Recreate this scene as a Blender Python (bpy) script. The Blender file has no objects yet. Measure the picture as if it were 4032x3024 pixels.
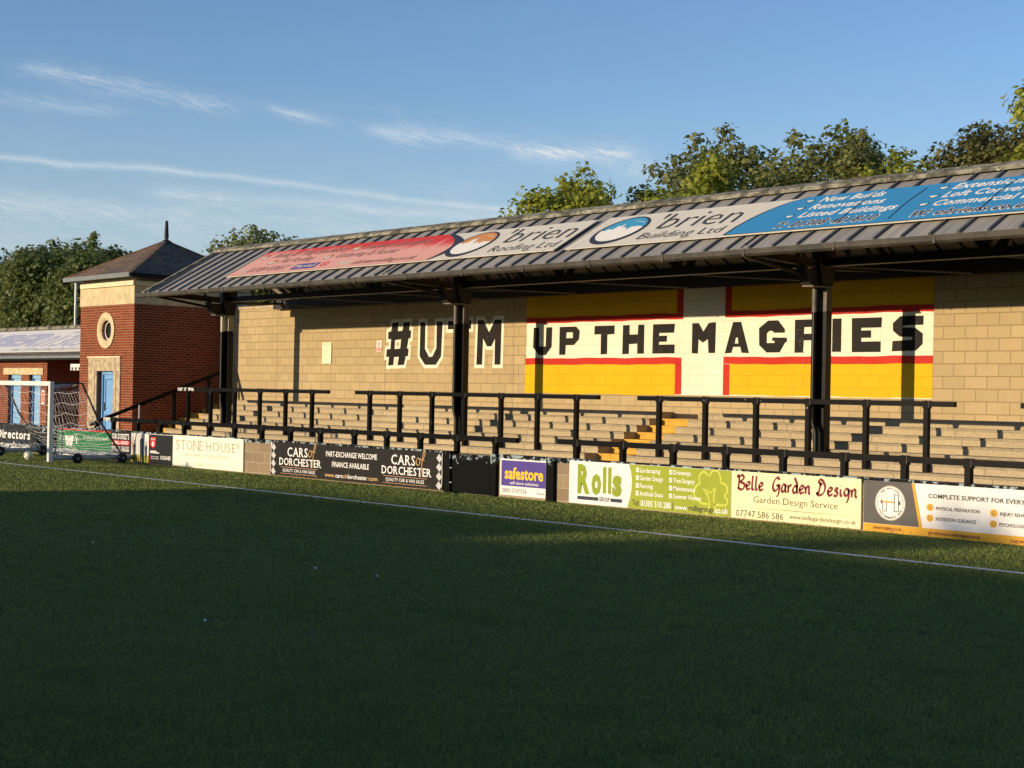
import bpy, math, random
import numpy as np
from mathutils import Vector, Matrix
from mathutils.geometry import tessellate_polygon
random.seed(7); rng = np.random.default_rng(7)
SC = bpy.context.scene
COL = SC.collection
R = math.radians

# ------------------------------------------------------------------ camera
AL, PI_, RO, HC, FPX = 0.84147, 0.00656, 0.01895, 1.77755, 6108.25
fw = Vector((-math.sin(AL)*math.cos(PI_), math.cos(AL)*math.cos(PI_), math.sin(PI_)))
rt = Vector((math.cos(AL), math.sin(AL), 0)); up = rt.cross(fw)
cr = math.cos(RO)*rt + math.sin(RO)*up; cu_ = -math.sin(RO)*rt + math.cos(RO)*up
cam = bpy.data.cameras.new('camera'); cam.sensor_width = 36; cam.sensor_fit = 'HORIZONTAL'
cam.lens = FPX/4032*36; cam.clip_start = 0.05; cam.clip_end = 3000
co = bpy.data.objects.new('camera', cam); COL.objects.link(co)
co.matrix_world = Matrix(((cr.x, cu_.x, -fw.x, 0), (cr.y, cu_.y, -fw.y, 0), (cr.z, cu_.z, -fw.z, HC), (0, 0, 0, 1)))
SC.camera = co

# ------------------------------------------------------------------ sun, sky, exposure
SUN = Vector((0.26, 1.0, -0.158)).normalized()          # the way the light travels
SUN_EL = math.asin(-SUN.z); SUN_ROT = math.atan2(-SUN.x, -SUN.y)
sl = bpy.data.lights.new('sun', 'SUN'); sl.energy = 5.0; sl.angle = R(0.5); sl.color = (1.0, 0.79, 0.53)
so = bpy.data.objects.new('sun', sl); COL.objects.link(so)
so.rotation_euler = SUN.to_track_quat('-Z', 'Y').to_euler(); so.location = (0, -20, 30)
SC.view_settings.view_transform = 'Standard'; SC.view_settings.look = 'None'
SC.view_settings.exposure = 0.0; SC.view_settings.gamma = 1.0

class NT:
    """small helper round a node tree"""
    def __init__(s, nt): s.nt = nt; s.N = nt.nodes; s.L = nt.links
    def n(s, t, **kw):
        nd = s.N.new(t)
        for k, v in kw.items(): setattr(nd, k, v)
        return nd
    def put(s, sock, v):
        if isinstance(v, bpy.types.NodeSocket): s.L.new(v, sock)
        else: sock.default_value = v
    def m(s, op, a, b=None, c=None, clamp=False):
        nd = s.n('ShaderNodeMath', operation=op, use_clamp=clamp); s.put(nd.inputs[0], a)
        if b is not None: s.put(nd.inputs[1], b)
        if c is not None: s.put(nd.inputs[2], c)
        return nd.outputs[0]
    def mix(s, f, a, b, blend='MIX'):
        nd = s.n('ShaderNodeMix', data_type='RGBA', blend_type=blend); s.put(nd.inputs[0], f)
        for i, v in ((6, a), (7, b)):
            if not isinstance(v, bpy.types.NodeSocket): v = tuple(v)[:3] + (1,)
            s.put(nd.inputs[i], v)
        return nd.outputs[2]
    def noise(s, vec, scale, detail=3, rough=.55, dist=0):
        nd = s.n('ShaderNodeTexNoise'); s.put(nd.inputs['Vector'], vec)
        for k, v in (('Scale', scale), ('Detail', detail), ('Roughness', rough), ('Distortion', dist)): s.put(nd.inputs[k], v)
        return nd.outputs['Fac']
    def sm(s, x, a, b, lo=0., hi=1.):
        nd = s.n('ShaderNodeMapRange', interpolation_type='SMOOTHSTEP'); s.put(nd.inputs[0], x)
        for i, v in ((1, a), (2, b), (3, lo), (4, hi)): s.put(nd.inputs[i], v)
        return nd.outputs[0]
    def xyz(s, x, y, z):
        nd = s.n('ShaderNodeCombineXYZ')
        for i, v in enumerate((x, y, z)): s.put(nd.inputs[i], v)
        return nd.outputs[0]
    def sep(s, v):
        nd = s.n('ShaderNodeSeparateXYZ'); s.put(nd.inputs[0], v); return nd.outputs

w = bpy.data.worlds.new('World'); SC.world = w; w.use_nodes = True
T = NT(w.node_tree); T.N.clear()
sky = T.n('ShaderNodeTexSky', sky_type='NISHITA', sun_disc=False)
sky.sun_elevation = SUN_EL; sky.sun_rotation = SUN_ROT; sky.altitude = 60; sky.air_density = 1.0; sky.dust_density = 0.05; sky.ozone_density = 2.2
g = T.n('ShaderNodeTexCoord').outputs['Generated']
x, y, z = T.sep(g)
az = T.m('MULTIPLY', T.m('ARCTAN2', x, y), 57.2958); el = T.m('MULTIPLY', T.m('ARCSINE', z), 57.2958)
ae = T.xyz(az, el, 0.0)
warp = T.m('MULTIPLY', T.m('SUBTRACT', T.noise(ae, .35, 3), .5), 1.0)
wisp = T.noise(T.xyz(T.m('MULTIPLY', az, .35), T.m('ADD', T.m('MULTIPLY', el, 1.5), T.m('MULTIPLY', az, .12)), 0.0), .9, 6, .62, 1.2)
fine = T.noise(T.xyz(T.m('MULTIPLY', az, .8), T.m('ADD', T.m('MULTIPLY', el, 5.5), T.m('MULTIPLY', az, 1.1)), 3.0), 1.1, 8, .68, 1.6)
tot = None
# cirrus and old contrails: az0, el0, az1, el1, half width (deg), strength, soft wisps
for (a0, e0, a1, e1, wd, st, wp) in (
        (-72, 8.10, -57.5, 7.62, .11, .34, .35), (-59.0, 7.66, -46.5, 6.62, .12, .34, .35), (-62, 6.98, -47, 6.45, .24, .30, .55),
        (-66.5, 11.15, -57.8, 10.05, .30, .26, 1.), (-57.9, 10.26, -54.8, 9.70, .18, .26, 1.), (-68, 9.95, -61.8, 9.72, .24, .17, 1.),
        (-54.0, 9.55, -43.0, 8.66, .26, .32, 1.), (-53.3, 10.4, -51.6, 9.45, .22, .14, 1.), (-48.4, 9.0, -43.2, 8.9, .4, .24, 1.), (-45.5, 8.4, -39, 7.9, .34, .15, 1.),
        (-72, 6.3, -44, 5.6, .45, .20, .9), (-75, 7.0, -58, 6.2, .3, .13, .9), (-75, 5.0, -30, 4.7, .9, .12, .5)):
    sl_ = (e1-e0)/(a1-a0)
    line = T.m('ADD', T.m('MULTIPLY', T.m('SUBTRACT', az, a0), sl_), e0)
    d = T.m('ADD', T.m('SUBTRACT', el, line), T.m('MULTIPLY', warp, .35 + .5*wp*wd*2))
    gs = T.m('EXPONENT', T.m('MULTIPLY', T.m('POWER', T.m('ABSOLUTE', T.m('DIVIDE', d, wd)), 1.6), -1.0))
    win = T.m('MULTIPLY', T.sm(az, a0-.4, a0+1.6), T.sm(az, a1-1.6, a1+.4, 1., 0.))
    tex = T.m('ADD', 1-wp*.85, T.m('MULTIPLY', T.sm(T.m('ADD', T.m('MULTIPLY', wisp, .4), T.m('MULTIPLY', fine, .6)), .36, .72), wp*1.6))
    v = T.m('MULTIPLY', T.m('MULTIPLY', gs, win), T.m('MULTIPLY', tex, st*1.55))
    tot = v if tot is None else T.m('ADD', tot, v)
veil = T.m('MULTIPLY', T.sm(wisp, .45, .8), T.m('MULTIPLY', T.sm(el, 14., 6., 0., 1.), .12))
tot = T.m('ADD', tot, veil, clamp=True)
hz = T.m('MULTIPLY', T.sm(el, 12., 4., 0., 1.), .42)
hs = T.n('ShaderNodeHueSaturation'); hs.inputs['Saturation'].default_value = 1.0; hs.inputs['Value'].default_value = 1.0
T.L.new(sky.outputs[0], hs.inputs['Color'])
c0 = T.mix(1.0, hs.outputs[0], (1.0, 1.10, 1.36), 'MULTIPLY')
c1 = T.mix(hz, c0, (3.3, 4.1, 4.7))
c2 = T.mix(tot, c1, (4.8, 5.3, 5.65))
bg = T.n('ShaderNodeBackground'); T.L.new(c2, bg.inputs[0]); bg.inputs[1].default_value = 0.14
T.L.new(bg.outputs[0], T.n('ShaderNodeOutputWorld').inputs[0])

# ------------------------------------------------------------------ materials
MATS = {}
def newmat(name):
    m = bpy.data.materials.new(name); m.use_nodes = True
    t = NT(m.node_tree); b = m.node_tree.nodes['Principled BSDF']; MATS[name] = m
    pos = t.n('ShaderNodeNewGeometry').outputs['Position']
    return m, t, b, pos
def bump(t, b, h, strength=.3, dist=.01):
    nd = t.n('ShaderNodeBump'); nd.inputs['Strength'].default_value = strength; nd.inputs['Distance'].default_value = dist
    t.put(nd.inputs['Height'], h); t.L.new(nd.outputs[0], b.inputs['Normal'])
def dk(c, f): return tuple(min(1, v*f) for v in c[:3])
def mat(name, c, rough=.7, var=.12, vs=4., fv=.08, fs=60., bmp=0., metal=0., spec=.5):
    m, t, b, pos = newmat(name)
    n1 = t.noise(pos, vs, 4); n2 = t.noise(pos, fs, 2)
    col = t.mix(t.sm(n1, .3, .7), dk(c, 1-var), dk(c, 1+var))
    col = t.mix(t.sm(n2, .35, .65), t.mix(fv, col, (0, 0, 0)), col)
    t.L.new(col, b.inputs['Base Color']); b.inputs['Roughness'].default_value = rough; b.inputs['Metallic'].default_value = metal
    b.inputs['Specular IOR Level'].default_value = spec
    if bmp: bump(t, b, n2, bmp, .004)
    return m
def chip(name, c, under, amt=.62, rough=.5, zfade=None, sc=9., spec=.1):
    """old gloss paint with chips that show the coat below"""
    m, t, b, pos = newmat(name)
    b.inputs['Specular IOR Level'].default_value = spec
    n1 = t.noise(pos, sc, 6, .68); n2 = t.noise(pos, 3., 3)
    thr = t.m('ADD', amt, t.m('MULTIPLY', t.m('SUBTRACT', n2, .5), -.35))
    if zfade:
        zz = t.sep(pos)[2]; thr = t.m('ADD', thr, t.sm(zz, zfade[0], zfade[1], .18, -.12))
    f = t.m('GREATER_THAN', n1, thr)
    base = t.mix(t.sm(t.noise(pos, 25, 3), .3, .7), dk(c, .8), dk(c, 1.25))
    t.L.new(t.mix(f, base, under), b.inputs['Base Color'])
    t.L.new(t.m('ADD', t.m('MULTIPLY', f, .4), rough), b.inputs['Roughness']); bump(t, b, n1, .15, .004)
    return m
def brick(name, c, mortar, bw, rh, ms, off=(0, 0), var=.12, speck=.2, depth=.35, fs=70., rough=.85, stain=None, chips=None, offset=.5):
    m, t, b, pos = newmat(name)
    X, Y, Z = t.sep(pos)
    # ragged joints: nudge the lookup a little
    jn = t.m('MULTIPLY', t.m('SUBTRACT', t.noise(pos, 14, 2), .5), ms*.9)
    v = t.xyz(t.m('ADD', t.m('SUBTRACT', t.m('ADD', X, Y), off[0]), jn), t.m('ADD', t.m('SUBTRACT', Z, off[1]), jn), 0.)
    bt = t.n('ShaderNodeTexBrick', offset=offset); t.put(bt.inputs['Vector'], v)
    for k, q in (('Scale', 1.), ('Mortar Size', ms), ('Mortar Smooth', .25), ('Bias', 0.), ('Brick Width', bw), ('Row Height', rh)): bt.inputs[k].default_value = q
    bt.inputs['Color1'].default_value = dk(c, 1-var)+(1,); bt.inputs['Color2'].default_value = dk(c, 1+var)+(1,)
    bt.inputs['Mortar'].default_value = tuple(mortar)+(1,)
    n1 = t.noise(pos, fs, 3, .7); n2 = t.noise(pos, .8, 4)
    col = t.mix(t.m('MULTIPLY', t.sm(n1, .35, .7, 1., 0.), speck), bt.outputs['Color'], dk(c, .35))
    col = t.mix(t.sm(n2, .35, .75, 0., .22), col, dk(c, .6))
    n3 = t.noise(t.xyz(t.m('MULTIPLY', X, 2.5), t.m('MULTIPLY', Y, 2.5), t.m('MULTIPLY', Z, .5)), 1., 5, .65)
    col = t.mix(t.sm(n3, .5, .8, 0., .25), col, dk(c, .55))
    if stain is not None:
        n4 = t.noise(pos, stain[1], 5, .7)
        col = t.mix(t.sm(n4, .58, .72, 0., stain[2]), col, stain[0])
    if chips is not None:                                            # paint missing in the joints and rubbed off in specks
        n5 = t.noise(pos, 38., 5, .75); n6 = t.noise(pos, 1.3, 3)
        lim = t.m('SUBTRACT', t.m('ADD', .67, t.m('MULTIPLY', t.m('SUBTRACT', .5, n6), .22)), t.m('MULTIPLY', bt.outputs['Fac'], .05))
        col = t.mix(t.m('MULTIPLY', t.m('GREATER_THAN', n5, lim), .75), col, chips)
    t.L.new(col, b.inputs['Base Color']); b.inputs['Roughness'].default_value = rough; b.inputs['Specular IOR Level'].default_value = .12
    h = t.m('ADD', t.m('MULTIPLY', bt.outputs['Fac'], -1.), t.m('MULTIPLY', n1, .5)); bump(t, b, h, depth, .012)
    return m

JX, JZ = -15.068+24.517, 3.374
BLK = (.53, .405, .22)
brick('block', BLK, (.33, .25, .14), .45, .225, .010, (JX, JZ), .07, .26, .6, stain=((.30, .24, .16), 1.1, .35))
PAINT = dict(off=(JX, JZ), bw=.45, rh=.225, ms=.006, speck=.05, depth=.3, rough=.6, var=.03, chips=BLK)
brick('mural_cream', (.86, .80, .64), (.74, .67, .50), **PAINT)
brick('mural_red', (.55, .035, .02), (.42, .03, .02), **PAINT)
brick('mural_yellow', (.80, .45, .008), (.60, .33, .006), **PAINT)
brick('mural_black', (.017, .015, .013), (.024, .02, .017), **PAINT)
brick('red_brick', (.235, .046, .020), (.38, .22, .12), .225, .075, .012, (0, .02), .3, .3, .5, 90., stain=((.36, .22, .14), 2.2, .22))
brick('wall_block', (.33, .245, .155), (.44, .35, .23), .45, .215, .014, (.1, .03), .12, .3, .5)
brick('step_concrete', (.53, .425, .26), (.30, .23, .14), 1.83, 5., .012, (.3, 0), .08, .35, .3, 26., offset=.37)
mat('tread_concrete', (.36, .295, .19), .85, .15, 3, .25, 40, .2)
mat('stone', (.62, .50, .29), .85, .16, 5, .12, 50, .2)
mat('stone_stained', (.50, .40, .25), .9, .3, 6, .2, 40, .25)
mat('soffit', (.50, .44, .34), .8); mat('cream_trim', (.78, .68, .44), .6)
mat('white_paint', (.80, .78, .72), .35, .06); mat('white_board', (.82, .80, .76), .3, .03, 2., .02); mat('grey_metal', (.42, .44, .44), .4)
mat('gutter_grey', (.19, .21, .205), .45, .1); mat('rubber', (.015, .015, .015), .7); mat('net', (.75, .74, .70), .8)
mat('black_steel', (.004, .004, .004), .4, .3, 5, .1, 40, .1, 0., .25)
mat('dark_steel', (.02, .017, .014), .6, .3); mat('rust_steel', (.05, .028, .018), .8, .4)
mat('flange_pale', (.22, .19, .16), .6); mat('column_cream', (.50, .46, .36), .6, .15, 6); mat('column_grey', (.12, .108, .09), .6, .25, 6)
chip('rail_paint', (.0035, .0033, .003), (.42, .45, .44), .71, .42)
chip('cope_paint', (.0035, .0033, .003), (.30, .37, .38), .53, .5, None, 7.)
chip('panel_paint', (.0035, .0033, .003), (.26, .33, .34), .66, .4, (.25, .70))
chip('rail_worn', (.0035, .0033, .003), (.55, .56, .52), .47, .5)
mat('yellow_step', (.66, .38, .045), .85, .12, 5, .2, 30, .2)
mat('blue_door', (.19, .40, .70), .45, .06, spec=.2); mat('blue_pale', (.27, .48, .72), .45, .08); mat('blue_dark', (.05, .16, .38), .5); mat('brass', (.25, .22, .16), .4, metal=.8)
mat('line_white', (.86, .82, .68), .8, .1, 8, .15, 50)
mat('glass_dark', (.02, .022, .022), .05); mat('litter', (.75, .75, .72), .7)
mat('concourse', (.17, .15, .12), .9, .15, 2, .2, 20)

def slate(name, c, c2):
    m, t, b, pos = newmat(name)
    X, Y, Z = t.sep(pos)
    bt = t.n('ShaderNodeTexBrick', offset=.5); t.put(bt.inputs['Vector'], t.xyz(t.m('ADD', X, Y), t.m('MULTIPLY', Z, 1.), 0.))
    for k, q in (('Scale', 1.), ('Mortar Size', .008), ('Brick Width', .28), ('Row Height', .085)): bt.inputs[k].default_value = q
    bt.inputs['Color1'].default_value = dk(c, .7)+(1,); bt.inputs['Color2'].default_value = dk(c, 1.3)+(1,); bt.inputs['Mortar'].default_value = dk(c, .3)+(1,)
    n = t.noise(pos, 2.6, 6, .7); n2 = t.noise(pos, 12, 4, .7)
    col = t.mix(t.sm(n, .42, .66, 0., .75), bt.outputs['Color'], c2)
    col = t.mix(t.sm(n2, .62, .72, 0., .5), col, (.42, .38, .28))
    t.L.new(col, b.inputs['Base Color']); b.inputs['Roughness'].default_value = .85
    bump(t, b, t.m('ADD', bt.outputs['Fac'], n2), .4, .015)
slate('slate', (.12, .088, .068), (.25, .135, .045))
slate('old_tile', (.12, .10, .08), (.17, .14, .09))

# standing seam roof sheet: weathered grey, streaks running down the slope
m, t, b, pos = newmat('roof_sheet')
X, Y, Z = t.sep(pos)
st = t.noise(t.xyz(t.m('MULTIPLY', X, 14.), t.m('MULTIPLY', Y, .9), 0.), 1., 5, .6); bl = t.noise(pos, 5., 4, .6)
col = t.mix(t.sm(st, .3, .7), (.24, .228, .21), (.39, .37, .33)); col = t.mix(t.sm(bl, .6, .75, 0., .4), col, (.34, .30, .24))
wn = t.n('ShaderNodeTexWhiteNoise', noise_dimensions='1D'); t.put(wn.inputs['W'], t.m('FLOOR', t.m('DIVIDE', t.m('ADD', X, 16.253), .498)))
col = t.mix(t.m('MULTIPLY', wn.outputs['Value'], .35), col, (.15, .148, .14))
t.L.new(col, b.inputs['Base Color']); b.inputs['Roughness'].default_value = .55; b.inputs['Metallic'].default_value = .0
bump(t, b, st, .1, .005)
mat('seam', (.085, .085, .087), .5, .2, 3, .1, 30)
m, t, b, pos = newmat('lichen')
n = t.noise(pos, 3.5, 6, .7); n2 = t.noise(pos, 11., 5, .7)
col = t.mix(t.sm(n, .40, .62), (.075, .068, .042), (.30, .28, .2)); col = t.mix(t.sm(n2, .60, .68), col, (.62, .58, .46))
t.L.new(col, b.inputs['Base Color']); b.inputs['Roughness'].default_value = .9; bump(t, b, n2, .4, .02)
m, t, b, pos = newmat('gutter')
n = t.noise(pos, 4., 6, .7); X, Y, Z = t.sep(pos)
n2 = t.noise(t.xyz(t.m('MULTIPLY', X, 9.), 0., t.m('MULTIPLY', Z, 2.)), 1., 4)
col = t.mix(t.sm(n, .3, .7), (.022, .018, .012), (.062, .052, .036)); col = t.mix(t.sm(n2, .62, .75, 0., .4), col, (.16, .135, .1))
t.L.new(col, b.inputs['Base Color']); b.inputs['Roughness'].default_value = .7

# banner cloth: sun-bleached, with grime running down the slope
def banner(name, c, grime=.25, c2=None):
    m, t, b, pos = newmat(name)
    X, Y, Z = t.sep(pos)
    g1 = t.noise(t.xyz(t.m('MULTIPLY', t.m('SUBTRACT', X, t.m('MULTIPLY', Y, .25)), 9.), t.m('MULTIPLY', Y, 1.1), 0.), 1., 5, .65)
    colr = t.mix(t.sm(g1, .52, .75, 0., grime), c, (.22, .19, .14))
    if c2 is not None:                                               # the print has faded from its lower part upwards in ragged streaks
        jag = t.noise(t.xyz(t.m('MULTIPLY', t.m('SUBTRACT', X, t.m('MULTIPLY', Y, .3)), 9.), t.m('MULTIPLY', Y, .8), 2.), 1., 4, .7)
        lvl = t.m('ADD', Z, t.m('MULTIPLY', t.m('SUBTRACT', jag, .5), .75)); lvl = t.m('ADD', lvl, t.m('MULTIPLY', t.m('ADD', X, 30.), .028))
        colr = t.mix(t.sm(lvl, 5.02, 5.22), colr, c2)
    t.L.new(colr, b.inputs['Base Color']); b.inputs['Roughness'].default_value = .6
    bump(t, b, t.noise(t.xyz(t.m('MULTIPLY', X, 2.), t.m('MULTIPLY', Y, .7), 0.), 1.2, 3), .5, .06)
banner('vinyl_white', (.66, .62, .52), .5); banner('vinyl_pink', (.74, .36, .29), .2, (.62, .04, .03)); banner('vinyl_blue', (.035, .25, .50), .18)
banner('vinyl_dark', (.03, .035, .05), .1); banner('vinyl_grey', (.16, .15, .14), .2); banner('faded_text', (.28, .15, .12), .1); banner('vinyl_plain', (.84, .81, .73), .08)
banner('faded_lilac', (.52, .52, .63), .05); banner('faded_grey', (.58, .57, .54), .05); banner('vinyl_orange', (.62, .26, .07), .2); banner('vinyl_skyblue', (.05, .32, .52), .1)
def flat(name, c, rough=.4, var=.05):
    """printed board: slightly uneven print, mud splashed up from the turf, shallow ripples"""
    m, t, b, pos = newmat(name)
    n1 = t.noise(pos, 3., 4); n2 = t.noise(pos, 22., 5, .7); Z = t.sep(pos)[2]
    col = t.mix(t.sm(n1, .3, .7), dk(c, 1-var), dk(c, 1+var))
    lim = t.m('ADD', .53, t.m('MULTIPLY', Z, .75)); col = t.mix(t.m('MULTIPLY', t.sm(t.m('SUBTRACT', n2, lim), -.02, .06), .5), col, (.16, .13, .07))
    col = t.mix(t.sm(t.noise(t.xyz(t.m('MULTIPLY', t.sep(pos)[0], 12.), 0., t.m('MULTIPLY', Z, 1.5)), 1., 4), .58, .8, 0., .18), col, (.20, .17, .12))
    t.L.new(col, b.inputs['Base Color']); b.inputs['Roughness'].default_value = rough; b.inputs['Specular IOR Level'].default_value = .22
    bump(t, b, t.noise(pos, 1.7, 2), .25, .03); return m
flat('cream_board', (.85, .81, .66)); flat('brown_ink', (.34, .24, .09)); flat('tan_ink', (.58, .50, .30))
flat('charcoal_board', (.020, .016, .013)); flat('white_ink', (.85, .84, .80)); flat('gold_ink', (.66, .42, .18)); flat('copper_ink', (.62, .34, .20))
flat('silver', (.55, .55, .53)); flat('black_ink', (.02, .02, .02)); flat('purple_board', (.09, .06, .27)); flat('yellow_ink', (.88, .55, .03))
flat('grey_ink', (.22, .21, .22)); flat('lime_board', (.32, .37, .035)); flat('lime_ink', (.27, .34, .03)); flat('lime_pale', (.55, .58, .09)); flat('navy_ink', (.04, .05, .08))
flat('lemon_board', (.86, .79, .46)); flat('maroon_ink', (.20, .02, .035)); flat('dark_grey_board', (.105, .098, .092)); flat('amber_board', (.74, .38, .03))
flat('ink_dark', (.07, .065, .06)); flat('green_board', (.012, .19, .06)); flat('red_ink', (.58, .03, .035)); flat('skin_print', (.45, .33, .26)); flat('print_pale', (.72, .70, .64)); flat('print_grass', (.45, .38, .04))
flat('notice', (.84, .79, .58)); flat('notice_red', (.72, .20, .13)); flat('board_edge', (.5, .48, .42))

# leaves and turf
def leafmat(name, c, c2):
    m, t, b, pos = newmat(name)
    rnd = t.n('ShaderNodeNewGeometry').outputs['Random Per Island']
    n = t.noise(pos, .9, 3)
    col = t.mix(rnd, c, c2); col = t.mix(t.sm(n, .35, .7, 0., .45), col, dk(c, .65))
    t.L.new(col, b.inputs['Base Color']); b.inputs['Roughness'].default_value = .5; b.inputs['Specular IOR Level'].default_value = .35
    tr = t.n('ShaderNodeBsdfTranslucent'); t.L.new(t.mix(.5, col, dk(c2, 1.4)), tr.inputs[0])
    mx = t.n('ShaderNodeMixShader'); mx.inputs[0].default_value = .36
    t.L.new(b.outputs[0], mx.inputs[1]); t.L.new(tr.outputs[0], mx.inputs[2])
    t.L.new(mx.outputs[0], m.node_tree.nodes['Material Output'].inputs[0])
leafmat('leaf_lime', (.22, .26, .028), (.40, .41, .06))
leafmat('leaf_olive', (.12, .14, .034), (.28, .29, .085))
leafmat('leaf_dark', (.075, .11, .025), (.20, .235, .065))
leafmat('leaf_brown', (.095, .10, .028), (.205, .19, .058))
mat('bark', (.10, .075, .05), .9, .3, 6, .3, 30, .3)

m, t, b, pos = newmat('turf')
n1 = t.noise(pos, .35, 4); n2 = t.noise(pos, 3., 4, .6); n3 = t.noise(pos, 55., 3, .75)
col = t.mix(t.sm(n1, .3, .7), (.10, .14, .036), (.125, .17, .042)); col = t.mix(t.sm(n2, .35, .7, 0., .35), col, (.155, .195, .046))
col = t.mix(t.sm(n3, .35, .65), t.mix(.55, col, (.006, .010, .003)), t.mix(.25, col, (.12, .15, .05)))
t.L.new(col, b.inputs['Base Color']); b.inputs['Roughness'].default_value = .8; b.inputs['Specular IOR Level'].default_value = .25; bump(t, b, n3, .9, .03)
m, t, b, pos = newmat('turf_blade')
rnd = t.n('ShaderNodeNewGeometry').outputs['Random Per Island']
n1 = t.noise(pos, .35, 4)
col = t.mix(rnd, (.10, .145, .042), (.42, .48, .125)); col = t.mix(t.sm(n1, .3, .7, 0., .25), col, (.25, .29, .07)); n4 = t.noise(pos, 21., 4, .7); n5 = t.noise(pos, 2.2, 3); col = t.mix(t.sm(n4, .40, .62, .3, 0.), col, (.02, .03, .013)); col = t.mix(t.sm(n5, .45, .7, 0., .25), col, (.05, .07, .03)); n0 = t.noise(pos, .11, 3); col = t.mix(t.sm(n0, .4, .65, 0., .25), col, (.12, .17, .05))
t.L.new(col, b.inputs['Base Color']); b.inputs['Roughness'].default_value = .5; b.inputs['Specular IOR Level'].default_value = .1
tr = t.n('ShaderNodeBsdfTranslucent'); t.L.new(col, tr.inputs[0]); mx = t.n('ShaderNodeMixShader'); mx.inputs[0].default_value = .35
t.L.new(b.outputs[0], mx.inputs[1]); t.L.new(tr.outputs[0], mx.inputs[2]); t.L.new(mx.outputs[0], m.node_tree.nodes['Material Output'].inputs[0])

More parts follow.
